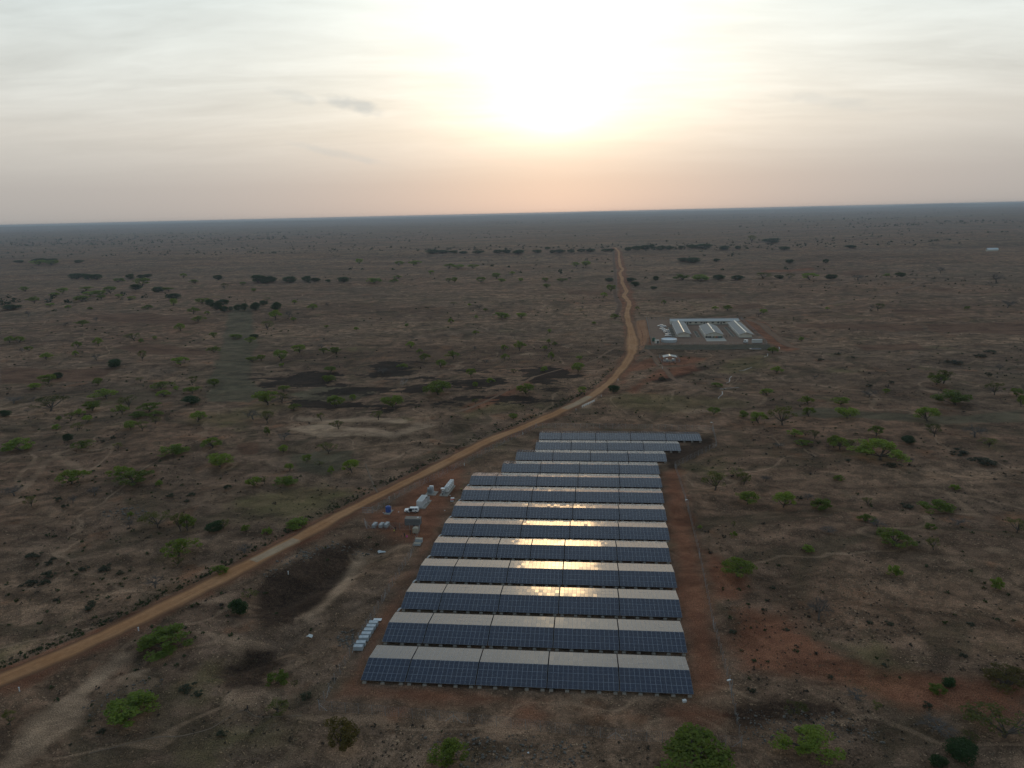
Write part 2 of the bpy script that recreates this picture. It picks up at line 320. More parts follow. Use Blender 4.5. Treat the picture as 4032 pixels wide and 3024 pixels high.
PATCH = {
    'dirt': [((120.5, 627.5), (141.4, 638.2), (116.7, 524.7), (101.6, 527.4), (90.2, 508), (67, 409.4), (63.9, 410.8), (89.7, 546.9), (110, 638.8)),
        ((71.6, 447), (95.2, 484.6), (119, 489.9), (135, 477), (114, 455.8), (96.5, 459.3), (81.4, 443.6)),
        ((209.7, 641.9), (228.8, 635.8), (209.8, 540.8), (210.4, 506.6), (195.1, 493), (195, 534.5), (205.1, 614.7)),
        ((58.6, 167.4), (68, 160.2), (73.2, 145.7), (80.3, 138.5), (107.3, 131.2), (100, 120.8), (78.3, 125.1), (71.7, 131.3), (60.8, 135.9), (49.4, 138.3), (49.9, 150.6)),
        ((56.5, 195.8), (63, 185.4), (63.6, 175.1), (58.6, 167.4), (52.5, 169.4)),
        ((-38.6, 133.5), (-35.7, 153), (-33.1, 172), (-29.9, 195.5), (-27.5, 206.3), (-34.4, 208.3), (-47.9, 217.5), (-51.2, 228.1), (-43.2, 236.5), (-28.8, 279), (-20.9, 275.7), (-21.8, 248.2), (-26.8, 206.2), (-32.7, 161.9), (-35.3, 144.7), (-33.5, 133.3)),
        ((58.4, 262.5), (64.9, 264.7), (59.2, 226.6), (50.1, 167.2), (44.3, 135.2), (37.2, 130.9), (40.3, 147.2), (42.9, 167.5), (49.7, 208.9), (53.9, 235)),
        ((-36.7, 136.5), (-12.1, 133.3), (5.7, 129.7), (5.6, 128.7), (-21.8, 131.1), (-39.9, 132.8)),
        ((-2.6, 127.8), (2.8, 129.8), (6.4, 126.1), (4.4, 123.5), (-0.3, 123.6)),
        ((-27.8, 128.7), (-24, 129.3), (-23.1, 126.4), (-25.9, 125.8)),
        ((28.8, 126.1), (36.2, 127.2), (39.3, 124.4), (35, 122.5), (29.8, 124)),
        ((119.2, 654.6), (169.1, 648.3), (138.5, 624.8), (121, 619.4)),
        ((405.7, 1162.5), (506.5, 1187.8), (494.3, 1158.5), (395.3, 1111.3)),
        ((64.3, 392.6), (92.4, 439.8), (121.7, 462.1), (119, 440.2), (81.1, 411.1), (68.2, 384.4)),
        ((-26.4, 365.5), (-4.4, 396.1), (22.3, 447.4), (45.7, 473.4), (46.4, 464.6), (18.1, 420.7), (-1.7, 387.1), (-23.4, 355.4))],
    'pale': [((-55.5, 165.2), (-52, 172.6), (-50.4, 190), (-49.3, 204.5), (-47.5, 204.1), (-47.4, 184.3), (-49.7, 169.7), (-53.9, 163.5)),
        ((-113.2, 357.8), (-92.7, 352.9), (-73.7, 353.7), (-52.7, 341.4), (-54.3, 335.9), (-75.9, 341.4), (-95.1, 343.7), (-112.1, 353.8)),
        ((-99.3, 115.1), (-102.3, 127.8), (-99.4, 137.2), (-95.1, 150.6), (-91.6, 152.3), (-91.4, 147.7), (-95, 136.8), (-91.1, 127.4), (-93.8, 121.9), (-95.3, 114.6)),
        ((-111.6, 336.6), (-94.8, 342.6), (-73.4, 329.3), (-54.3, 320.7), (-47.3, 335.2), (-37.9, 331.8), (-55.8, 316.6), (-75.7, 318.8), (-90.7, 318)),
        ((-89.2, 143.3), (-78.9, 154.1), (-79.5, 150.4), (-86.4, 142.1)),
        ((19.7, 352.7), (37.2, 359.8), (35.5, 367.8), (48.7, 394.1), (50.6, 388.6), (39.7, 360.2))],
    'dark': [((-73, 182.9), (-65.8, 194.7), (-58.6, 204.9), (-50.5, 207.2), (-50.3, 192.6), (-52, 172.6), (-56.1, 165.3), (-64.8, 154.2), (-69.1, 164.7)),
        ((-70.9, 145.1), (-64.7, 151.9), (-58.9, 154.4), (-54.4, 144.3), (-57.5, 137.8), (-63.2, 136.4), (-68.4, 140.4)),
        ((82.4, 418), (112.2, 448.6), (139.8, 460.8), (106.8, 426.4), (85.1, 403.7)),
        ((92.8, 311.4), (87.1, 294.9), (67.7, 272.6), (64.4, 266.3), (61, 267.6), (63.9, 281.3), (80, 298.7)),
        ((44.6, 126.3), (56.6, 130.4), (65, 127.2), (67.2, 121.6), (53.4, 122), (44.2, 122.2))],
    'burnt': [((-158.3, 430.1), (-152.3, 451.2), (-141.2, 454.5), (-138.9, 467.9), (-112.6, 469.1), (-109.2, 447.1), (-116.9, 430.2), (-116.8, 418.9), (-132.7, 425.3), (-146.1, 431.6), (-149.8, 421.1)),
        ((-43.1, 383.7), (-31.8, 389), (-17.5, 392.2), (0.9, 392.8), (21.4, 380.9), (23.5, 374), (3.3, 374.2), (-17, 377.4), (-31.9, 372.6), (-40.8, 373.3)),
        ((-127.6, 383), (-106.3, 388.5), (-86, 378.5), (-79.2, 370), (-102.4, 372.8), (-117.6, 373.2)),
        ((-80.9, 365.9), (-69.2, 369.9), (-63.4, 365), (-69.8, 359.5)),
        ((-113.5, 417.1), (-104.3, 425.4), (-76.8, 414.6), (-72.8, 403.9), (-94, 404.1)),
        ((-97.7, 481.4), (-86.8, 493.2), (-71.8, 479.2), (-63.1, 460.8), (-73.1, 445.4), (-92.1, 451.6)),
        ((-66.6, 402.7), (-57.9, 419.5), (-47.8, 404.5), (-49.5, 394.8), (-59.8, 392.3)),
        ((-32.2, 414), (-19, 432.5), (-7.3, 424.1), (-12.6, 408.7), (-26, 403.3)),
        ((7.5, 453.9), (26.5, 468.4), (39.5, 439.5), (20.3, 410.1), (9.5, 416.9))],
    'field': [((-328.5, 837.2), (-295.7, 806.4), (-229.8, 629.1), (-207.7, 573), (-185.2, 492.9), (-160.3, 426.8), (-147.4, 411.3), (-147.5, 386.6), (-172.8, 389.9), (-194, 444.3), (-208.8, 494.7), (-243.3, 589.2)),
        ((-253.3, 627.7), (-237.4, 629.3), (-218.1, 595.2), (-207.5, 545.9), (-219.6, 549.5), (-239.1, 578.5)),
        ((-226.9, 547.6), (-204.1, 541.5), (-188.4, 492.7), (-200.5, 490.2), (-217.5, 516.8)),
        ((-205.6, 486.7), (-184.1, 485.3), (-164, 433), (-179.4, 428), (-191.3, 439.8)),
        ((-185.2, 421.1), (-164.7, 427), (-150.5, 418.9), (-150.4, 394.8), (-167, 389.8), (-176.9, 399.7)),
        ((-129.1, 403.5), (-114.7, 421.5), (-88.1, 415.8), (-76.8, 399.2), (-90, 385.4), (-118.6, 385.6)),
        ((-98.4, 293.1), (-85.1, 303.8), (-71, 296.6), (-65.6, 280.8), (-75.6, 266.6), (-88.5, 272.7)),
        ((138.9, 345.7), (155.8, 352.4), (182.2, 338.7), (199.9, 329.4), (254.1, 338.8), (240, 318.9), (193.9, 318.9), (165.4, 327.7), (140.1, 336.7)),
        ((120, 614.2), (182, 605), (166, 538.2), (114, 545.1))],
    'green': [((137.8, 454), (156.7, 475.3), (173.9, 479.2), (165, 449.6), (144.9, 429.1), (134.5, 433)),
        ((46.7, 377.7), (75.9, 384.2), (99.4, 374.7), (126.2, 364.1), (118.9, 356.6), (81.7, 352.1), (54.2, 359.4)),
        ((-26.4, 365.5), (-6.8, 372), (20.7, 369.1), (30, 360.8), (-1.8, 357.2), (-20.7, 349.8)),
        ((-66.7, 121.3), (-62.3, 126.4), (-54.1, 127.6), (-45.3, 123.8), (-45.4, 118), (-55.4, 115.7), (-63.5, 116.1)),
        ((-101.1, 236.8), (-85.9, 251.8), (-73.1, 256.7), (-61.1, 250.4), (-66.5, 230.5), (-80.9, 225.1)),
        ((-164.6, 359.3), (-140.8, 382.5), (-122, 371.2), (-133.7, 360.9), (-144.6, 339.1))],
    'plough': [((-490, 796.1), (-397.9, 789), (-312.6, 720.6), (-304.3, 679.3), (-405.2, 725.9)),
        ((-330.3, 579.1), (-302.1, 591.9), (-237.7, 549), (-236.2, 536.7), (-290, 544.6)),
        ((-374.5, 510.8), (-317, 483.9), (-280.6, 493.7), (-271.6, 449.3), (-326.1, 441.6)),
        ((187.4, 876.4), (256.9, 860.4), (240.1, 802.9), (179, 836.5)),
        ((249.6, 614.4), (345.2, 590.4), (333.1, 562.3), (282.3, 572.9), (242.5, 596.5)),
        ((250.4, 513), (302.1, 520), (291.3, 489.3), (251.2, 493.6)),
        ((510, 852.5), (524.9, 840.5), (504.1, 806.4), (490.4, 828.2)),
        ((505.4, 1100), (584.8, 1159.6), (555.4, 1085.9), (488.6, 1033.3)),
        ((350.1, 592.2), (433.7, 593.4), (391.5, 533.5), (335.3, 559.8)),
        ((-126.8, 310.1), (-116.7, 311.7), (-111.4, 296), (-118.2, 292.6)),
        ((219.3, 748.8), (263.9, 750.4), (252.6, 704.1), (213, 710.7)),
        ((71.4, 926.2), (127.9, 899.3), (123.5, 868.3), (73.7, 881.8)),
        ((369.8, 681.3), (428.1, 681.5), (408.3, 649), (355.5, 646.3))],
}
# kind, x, y, crown width, height of every tree and bush one can pick out
TREES = ('d -271.6 366.7 6.2 3.6;x -286.6 395.8 13.2 4.3;o -253.3 376.5 18.4 7.5;x -277.4 398.7 5.4 2.8;x -265.1 375.1 3.9 2.2;r -294.7 427.0 8.2 3.4;a -238.6 405.4 15.0 5.5;'
         'r -230.4 376.5 12.5 4.7;a -231.5 365.6 6.9 3.8;o -231.2 357.9 7.4 4.1;r -220.0 353.6 5.7 3.4;b -237.5 358.2 4.0 2.6;o -213.8 382.7 11.3 6.1;a -208.6 366.4 8.3 4.8;'
         'a -196.4 370.4 13.4 4.3;b -188.2 359.7 9.5 2.9;b -197.2 358.3 9.6 2.9;o -182.4 348.4 7.8 3.2;r -190.7 340.6 6.8 3.8;o -183.0 336.5 7.6 4.5;a -205.1 405.5 10.6 3.6;'
         'a -216.7 426.8 12.9 4.2;r -203.9 419.1 4.0 2.8;r -191.0 412.4 10.3 3.6;d -180.4 385.7 10.5 4.2;b -230.5 344.3 4.9 3.1;o -217.5 340.9 6.0 4.0;d -212.3 323.9 4.6 3.6;'
         'b -226.6 310.7 13.8 5.5;a -198.2 310.8 9.6 3.2;o -179.4 307.4 4.4 2.8;b -147.2 297.3 13.7 4.3;a -134.8 302.5 11.2 4.3;r -161.8 351.0 9.1 4.8;r -122.6 280.6 11.2 4.9;'
         'a -175.6 265.6 12.0 5.1;a -159.4 271.8 9.5 4.2;a -149.6 262.2 14.9 4.9;b -138.1 260.0 3.4 2.7;x -158.6 251.9 6.0 3.8;x -191.1 255.0 8.8 4.4;o -176.6 242.8 4.9 3.6;'
         'x -162.8 245.2 4.1 3.3;r -99.4 255.8 5.6 3.2;o -96.5 258.3 3.5 2.8;b -116.2 321.6 3.4 4.1;r -101.1 296.7 5.1 3.0;r -134.8 378.2 12.4 7.0;o -127.5 380.4 6.0 5.5;'
         'r -134.2 406.0 7.4 3.6;a -117.4 367.9 6.2 3.0;r -95.9 372.5 10.5 5.5;x -134.1 353.3 10.3 5.8;o -124.9 347.7 8.7 5.4;o -97.7 348.7 4.5 4.2;o -84.9 330.8 7.3 3.9;'
         'x -106.2 314.8 6.7 3.8;o -80.7 294.8 8.1 4.3;r -87.3 284.5 4.5 2.9;o -80.8 279.1 4.1 1.8;r -91.7 274.2 4.8 2.8;b -73.6 269.9 3.2 2.9;b -87.3 259.6 10.5 3.1;'
         'r -65.2 270.1 8.1 4.8;o -121.4 223.6 10.5 5.0;o -110.8 218.0 5.4 5.9;r -108.6 218.4 6.6 4.6;d -98.8 217.3 6.2 3.0;o -96.8 218.3 4.3 2.8;x -130.7 223.5 3.3 3.0;'
         'b -134.3 231.9 2.4 1.6;a -103.4 200.2 9.5 5.0;o -101.5 194.8 3.5 2.4;x -101.7 181.5 6.1 4.2;b -72.1 219.3 8.5 2.5;b -88.4 215.8 3.0 2.4;b -81.2 214.6 4.2 2.1;'
         'b -86.5 188.9 5.0 2.2;x -83.9 201.7 6.3 3.2;s -149.3 201.8 5.2 1.6;s -141.6 197.0 3.5 1.0;s -127.8 192.5 3.6 1.5;s -122.3 192.9 4.5 1.3;s -137.2 189.9 4.3 1.8;'
         's -140.2 186.0 4.6 1.4;s -135.6 186.2 3.6 1.6;s -116.2 189.7 2.3 1.2;s -126.3 176.2 2.3 0.7;s -108.7 253.6 3.5 2.0;s -128.3 248.8 3.2 2.2;s -121.0 250.1 3.5 1.4;'
         's -119.7 243.1 2.4 1.0;s -169.4 246.8 3.8 1.9;s -162.9 240.9 3.0 1.7;s -113.7 170.5 3.3 1.4;s -141.9 200.2 2.2 1.1;s -192.2 326.2 2.8 2.0;s -192.9 319.1 2.8 1.9;'
         'd -73.1 168.4 5.5 4.0;o -73.7 177.3 4.2 2.1;b -85.3 152.3 13.8 4.1;b -81.7 128.1 13.3 4.0;o -105.1 126.6 3.0 3.1;b -53.8 138.5 5.4 2.7;o -49.5 136.9 1.7 1.3;'
         'o -50.8 128.7 6.1 2.3;y -34.6 117.9 8.2 5.1;s -89.0 120.5 0.9 0.3;s -70.1 135.2 2.6 1.0;s -73.4 137.4 3.6 1.2;s -59.9 122.5 2.4 1.2;s -84.7 124.1 2.2 0.7;'
         's -45.5 132.6 2.9 1.5;s -114.7 173.4 2.8 1.3;r -14.0 113.1 6.8 3.8;r 32.0 108.6 15.9 4.8;x 75.1 158.0 7.8 6.0;a 54.1 114.0 10.7 3.2;b 87.5 129.7 4.2 1.7;'
         'd 91.3 131.4 3.0 1.8;b 106.1 179.5 4.0 3.1;b 128.0 171.4 4.0 3.2;o 55.8 124.4 4.6 2.4;x 70.3 128.6 5.3 2.0;o 72.9 125.1 2.8 1.7;x 82.1 118.8 8.8 2.6;o 93.5 117.1 12.3 4.3;'
         'd 82.2 112.2 5.9 2.7;d 77.0 110.4 3.4 1.7;y 103.1 131.0 9.8 2.9;o 86.3 116.0 3.6 1.4;s 69.5 174.5 2.2 0.7;s 63.5 163.4 1.8 0.7;s 52.2 153.0 2.4 0.7;s 65.5 153.9 1.8 0.5;'
         's 68.1 135.7 1.7 0.7;s 83.3 125.4 2.5 1.0;s 86.8 155.5 1.9 0.6;s 91.2 155.3 2.1 0.6;s 111.5 155.1 2.2 0.7;s 49.5 131.6 2.0 0.6;s 81.5 138.6 1.7 0.5;s 101.3 142.0 2.1 0.6;'
         'r 101.0 343.4 8.0 3.0;b 114.7 338.2 6.2 3.0;r 117.9 326.5 10.0 4.8;o 127.2 320.7 12.9 8.1;r 146.0 335.8 7.5 4.2;r 139.1 374.5 7.4 3.6;a 154.5 358.2 7.2 4.2;'
         'r 169.3 352.3 8.7 3.5;r 162.4 330.3 10.5 4.7;x 192.0 368.7 10.3 4.1;r 205.0 376.1 5.1 2.6;r 196.9 322.7 12.7 5.9;b 228.3 351.7 20.7 6.8;o 258.5 367.3 9.9 6.3;'
         'r 266.8 362.6 7.7 3.9;r 256.9 344.7 6.4 5.3;b 118.6 399.4 7.2 2.2;a 125.1 300.9 7.0 2.9;o 129.9 301.2 4.9 2.4;o 132.2 296.6 4.9 3.6;a 124.1 290.2 7.2 2.3;'
         'x 113.6 289.1 6.3 2.4;r 136.0 286.0 5.6 4.9;a 137.5 284.0 8.7 5.2;o 142.1 284.5 6.0 3.7;a 161.1 300.6 7.2 4.3;a 148.1 270.9 19.9 7.3;d 170.0 290.8 6.7 3.0;'
         'x 156.5 265.0 4.7 3.0;o 186.0 298.6 8.3 5.2;x 202.7 296.8 11.6 6.1;o 200.3 283.6 8.2 3.8;o 73.6 243.8 10.2 6.5;o 85.4 255.2 6.9 3.1;o 85.9 249.2 6.1 4.2;'
         'x 94.9 251.9 4.8 2.8;a 81.2 231.0 8.2 4.6;r 92.7 227.9 7.6 4.8;x 103.4 233.7 5.3 2.5;b 105.4 225.4 9.0 3.6;o 122.6 229.3 4.0 2.5;b 143.8 222.9 10.9 3.6;'
         'b 122.5 251.5 4.3 1.9;b 159.2 240.1 4.4 1.9;b 59.5 210.7 1.7 1.4;o 69.7 210.1 1.7 2.0;b 68.2 203.6 2.3 1.8;a 113.9 196.3 11.9 3.6;o 123.8 192.5 4.5 3.5;'
         'b 86.4 193.1 4.5 1.8;a 61.8 180.2 10.6 4.4;b 130.6 206.4 4.1 1.7;b 113.6 213.6 6.3 1.9;x 115.3 208.7 6.2 2.4;x 98.2 204.8 6.0 1.8;x 141.1 209.0 7.2 2.1;'
         'o 155.3 202.2 7.2 3.8;s 100.8 234.5 3.0 1.4;s 134.6 226.8 4.1 1.2;s 182.2 275.6 9.1 2.7;s 185.4 264.2 9.7 2.9;s 149.5 263.6 5.4 1.6;s 185.6 267.6 4.9 2.0;'
         's 134.4 269.5 3.0 1.3;a 184.4 490.8 9.0 4.2;a 163.7 428.3 7.9 4.3;o 245.0 391.0 14.7 7.0;r 240.1 389.0 10.1 5.8;a 215.0 700.7 10.6 5.6;a 203.5 702.4 6.7 4.2;'
         'r 240.4 671.7 6.9 4.7;x 232.4 660.6 8.5 5.0;o 353.7 678.6 12.0 6.5;x 353.0 689.6 5.6 4.9;a 307.8 685.7 4.5 3.5;x 478.1 678.5 17.1 8.4;b 437.2 674.8 6.2 3.3;'
         'b 224.6 539.8 5.0 3.3;x 603.8 883.1 20.6 12.4;x 639.8 1059.2 14.9 10.6;d 557.3 1016.7 12.6 7.3;d 300.9 1029.6 19.4 8.8;b 252.7 1041.4 25.8 7.7;b 273.9 1023.6 30.6 9.2;'
         'd 325.1 1018.1 18.0 7.6;o 366.5 1031.4 29.0 8.7;d 387.7 1025.8 11.9 6.9;o 399.8 1021.4 15.9 6.7;r 418.8 994.9 26.0 8.5;d 449.3 998.0 15.8 8.2;x 474.1 970.1 26.0 9.8;'
         'd 502.0 1283.5 16.6 8.1;d 348.1 1363.4 30.5 11.0;d 333.0 1376.9 23.9 8.7;d 393.5 1362.2 15.3 7.1;d 558.7 1265.0 10.0 9.0;d 794.9 2179.8 50.2 17.2;o 742.0 2203.3 39.1 20.2;'
         'd 528.8 1766.6 31.0 11.6;d 488.0 1813.2 49.6 14.9;d 464.8 1833.5 22.7 11.4;d 433.2 1812.3 20.1 10.4;d 565.8 1784.1 13.5 9.8;d 667.7 1748.0 27.0 9.8;'
         'd 824.6 1741.7 27.8 8.3;b 537.4 1018.1 11.1 5.2;s 205.5 460.8 4.9 2.1;s 229.5 466.4 4.4 1.7;s 223.5 477.2 5.1 1.5;s 313.9 463.2 9.5 3.0;s 285.5 446.6 10.4 3.1;'
         's 329.1 476.6 8.5 2.6;x 301.5 427.2 6.4 4.8;s 281.0 406.8 3.6 3.7;s 217.4 395.0 4.4 1.8;s 203.2 392.3 4.3 1.6;x 182.2 415.3 4.5 2.2;r -42.0 393.2 15.7 6.9;'
         'r -63.5 366.3 12.5 5.8;r -89.5 385.4 4.9 2.9;o -67.6 343.5 7.4 4.4;r 0.5 342.1 5.1 2.5;o -20.0 371.7 3.7 2.9;r 8.0 390.5 9.2 5.3;r -21.5 406.7 4.2 3.1;'
         'r -26.0 435.3 5.9 4.7;a -13.0 415.4 6.4 3.3;o 1.5 441.6 6.5 2.9;b 21.5 451.9 6.1 3.3;r 43.3 449.9 9.4 5.1;r 39.6 389.3 5.0 4.0;d 57.4 390.7 6.4 4.1;r -47.7 470.2 8.7 4.4;'
         'a -73.6 468.6 7.6 3.4;a -62.1 496.1 9.2 4.2;a -41.5 499.8 9.6 5.4;a -68.6 520.8 5.8 3.1;r -132.0 525.4 11.2 5.2;a -78.1 544.6 8.3 4.8;b -138.7 633.7 4.7 3.5;'
         'b -95.2 644.1 4.7 3.4;a -29.9 595.9 5.5 3.7;a -55.4 652.0 6.4 5.2;x -27.6 529.8 3.9 4.3;a -5.4 524.3 6.7 4.2;a -4.9 493.3 7.2 3.6;a 6.1 521.2 9.6 6.6;r 33.3 603.5 4.4 3.0;'
         'a 24.9 519.1 5.1 3.4;a 33.7 535.3 5.2 3.7;a 29.3 548.7 4.0 3.2;a 28.0 485.1 4.8 5.8;r 46.8 482.4 5.0 2.6;a 99.0 667.2 9.0 5.5;b 74.7 636.3 5.4 2.2;x -17.7 478.3 5.9 3.6;'
         'x -32.6 752.8 10.9 4.8;a -44.2 772.5 4.7 3.2;a -25.5 733.3 6.2 3.3;o -62.0 782.0 7.6 3.4;x 74.9 734.3 5.4 3.7;a 128.4 715.9 5.6 3.9;a 165.5 761.2 6.6 4.9;'
         'r 127.1 898.0 12.0 8.8;r 110.1 837.2 8.6 6.0;r 50.0 954.8 9.7 5.6;r 16.6 1078.6 9.1 5.0;r -43.2 1074.7 14.3 7.6;r -20.7 1132.2 16.4 8.0;b -11.9 1085.5 13.1 4.8;'
         'r -83.3 1083.8 10.5 7.4;r -92.7 1085.7 9.2 6.0;r 52.9 1062.4 12.8 5.2;r 77.1 1060.1 15.4 5.0;r -132.6 1216.5 12.4 7.3;b -181.4 1125.4 16.5 6.0;b -183.5 1182.5 14.4 4.8;'
         'b -211.7 1118.9 27.4 8.2;d -263.4 1136.2 21.1 10.2;a 5.1 1179.2 9.9 5.5;d 146.9 1047.0 12.7 6.6;d 176.9 1042.9 15.3 6.9;d 212.9 1041.3 9.0 8.3;d 170.5 972.2 14.3 6.4;'
         'd 186.7 926.7 8.0 4.3;d -194.7 1849.0 40.2 12.1;d -170.2 1850.7 35.7 10.7;d -140.9 1844.5 26.7 9.3;d -114.9 1824.1 26.4 8.3;d -77.6 1807.9 30.4 9.1;'
         'd -29.3 1806.2 23.9 10.8;d -7.1 1797.0 28.1 10.6;d 22.5 1765.1 33.9 11.8;d 70.3 1779.3 23.5 9.8;d 107.2 1765.7 17.0 9.1;d 124.8 1763.9 25.5 10.5;d 152.9 1770.1 21.3 9.8;'
         'd 179.9 1783.9 21.5 9.9;d 201.2 1778.4 25.8 9.8;d 238.6 1776.8 19.4 8.4;d 250.1 1773.8 19.4 8.4;d 294.6 1779.8 23.8 11.6;d 318.8 1793.1 26.3 13.3;d 342.1 1810.8 26.6 15.1;'
         'd 362.4 1831.6 20.2 15.5;d 378.9 1793.9 26.4 12.5;d 400.2 1799.6 22.2 11.1;d 101.5 1917.6 13.8 9.2;d 105.3 2647.0 41.3 16.0;d 89.2 3227.5 27.1 15.6;'
         'd 179.1 2741.3 36.3 11.7;r -114.3 1362.0 19.7 8.5;r -95.6 1356.0 22.9 7.1;r -68.5 1360.8 22.9 6.9;r -195.9 1474.0 28.6 8.6;r -227.6 1487.3 25.3 7.6;'
         'r -335.4 1606.6 15.8 11.4;r 124.5 1338.0 19.4 8.4;r 143.4 1346.6 19.5 9.1;b -34.0 689.3 4.7 3.5;r 10.5 679.6 9.9 4.9;b -8.1 683.5 18.2 5.5;s 92.8 1104.4 5.9 3.2;'
         'x -84.3 454.7 10.2 4.3;s 90.0 416.4 5.2 2.4;d -613.0 871.6 20.5 7.2;d -815.2 1352.3 36.1 13.1;d -775.2 1320.1 18.4 12.6;d -757.2 1314.4 23.7 12.2;'
         'd -689.3 1304.0 16.0 11.5;d -676.0 1317.2 13.5 8.3;d -673.9 1336.8 16.2 7.6;d -555.7 1061.7 15.9 10.7;r -581.1 1133.8 23.0 11.8;r -573.9 1026.7 21.2 9.2;'
         'd -513.7 1040.9 15.4 9.9;d -435.1 921.0 18.4 9.2;d -494.9 1216.6 15.2 10.1;d -405.4 1152.7 23.5 15.1;d -392.6 1149.1 14.6 8.2;d -386.5 1162.1 19.2 11.4;'
         'd -354.7 1156.0 20.4 12.3;d -328.1 1158.4 18.8 11.8;d -314.2 1155.1 14.4 8.1;d -291.1 1145.7 11.4 4.9;d -351.1 832.4 9.8 8.1;d -332.1 803.4 11.5 8.0;'
         'd -340.8 844.5 13.2 7.1;d -314.7 780.0 11.2 6.2;d -311.5 790.2 5.7 4.5;d -300.7 785.0 10.2 6.7;d -293.3 782.2 8.1 7.5;d -279.4 776.7 13.6 8.6;d -287.6 826.9 9.5 5.8;'
         'd -255.2 772.9 13.4 8.8;o -296.0 866.4 8.8 4.9;r -376.0 866.7 16.0 6.4;r -400.4 845.3 10.2 8.4;b -420.9 824.8 13.4 4.7;r -509.1 1046.1 11.2 5.8;r -500.8 1048.3 14.0 5.7;'
         'r -581.3 987.5 19.3 5.9;r -570.9 992.6 16.5 7.0;r -559.3 928.8 22.2 6.7;r -635.4 1073.4 18.0 5.5;r -540.4 941.9 15.7 5.6;r -529.5 965.3 10.6 4.0;r -494.9 931.8 10.2 4.8;'
         'r -644.4 1029.2 14.6 7.6;r -628.1 985.8 16.9 5.6;a -613.4 918.4 16.5 7.7;r -737.1 1086.6 15.8 7.1;x -602.0 928.4 10.7 5.0;r -573.6 887.6 10.2 3.8;b -537.3 864.1 9.3 4.1;'
         'b -501.4 848.2 7.6 3.2;a -427.8 705.1 15.0 5.4;x -431.8 736.8 7.8 5.4;x -543.0 799.4 8.2 7.9;a -438.2 614.4 11.3 5.8;a -429.7 615.2 11.8 5.0;x -439.8 697.4 7.0 4.6;'
         'a -353.6 572.4 9.0 5.5;a -343.0 583.2 9.5 6.4;o -321.7 600.7 16.5 6.2;b -314.4 595.6 5.9 3.6;r -307.5 607.3 3.6 3.2;a -304.7 650.9 10.8 6.5;a -309.0 698.8 12.6 5.8;'
         'a -344.0 770.9 13.3 6.9;a -323.1 755.9 7.0 4.1;a -235.0 705.9 14.4 9.9;o -223.5 647.8 14.1 7.4;x -224.6 718.4 10.9 7.9;a -212.8 693.4 7.0 4.5;a -215.7 776.7 12.7 6.2;'
         'a -252.1 831.0 7.3 5.1;x -206.9 802.0 7.0 4.5;r -169.9 649.2 4.6 2.4;d -220.8 603.7 7.0 3.6;r -216.5 581.6 9.4 4.9;b -237.5 605.8 12.6 3.8;r -259.3 614.3 6.1 4.7;'
         'a -231.3 544.4 10.8 4.8;r -235.8 496.8 12.3 5.2;o -272.0 514.2 8.8 7.3;d -282.1 496.4 10.0 6.0;x -310.4 522.4 8.1 5.5;a -338.1 542.7 5.9 4.2;a -352.7 530.3 10.8 4.7;'
         'r -391.8 569.4 6.4 3.6;x -395.9 567.1 5.9 3.7;r -296.7 443.6 11.7 5.3;d -299.7 458.6 6.7 4.2;r -260.9 436.8 6.0 4.4;o -240.2 448.3 5.0 3.0;r -161.9 533.7 10.9 6.0;'
         'r -167.1 506.1 14.3 7.0;r -182.7 509.1 5.5 4.2;r -188.2 506.5 9.2 3.4;b -160.5 486.6 4.4 2.4;r -141.7 528.2 7.3 4.1;x -149.3 551.1 8.3 3.7;r -120.8 462.3 9.4 3.4;'
         'r -114.4 431.9 8.2 4.3;o -200.5 434.5 8.4 5.1;r -185.0 429.8 7.8 4.2;d -1268.5 1868.2 21.7 8.7;d -1216.4 1871.6 37.5 11.3;d -1187.3 1871.6 31.9 11.3;'
         'd -1085.5 1818.7 20.4 9.1;r -1170.0 1791.8 41.1 12.3;r -1133.5 1784.5 40.6 12.2;o -424.8 1062.3 13.2 8.2;r -509.6 1158.3 16.8 6.2;r -369.0 1029.0 9.2 4.5;'
         'r -420.8 1127.0 10.1 5.0;b -688.1 1259.4 24.2 7.2;r -594.4 1306.2 13.8 7.3;d -1286.2 3860.5 58.6 17.6')
HAZE = 8.0e-5
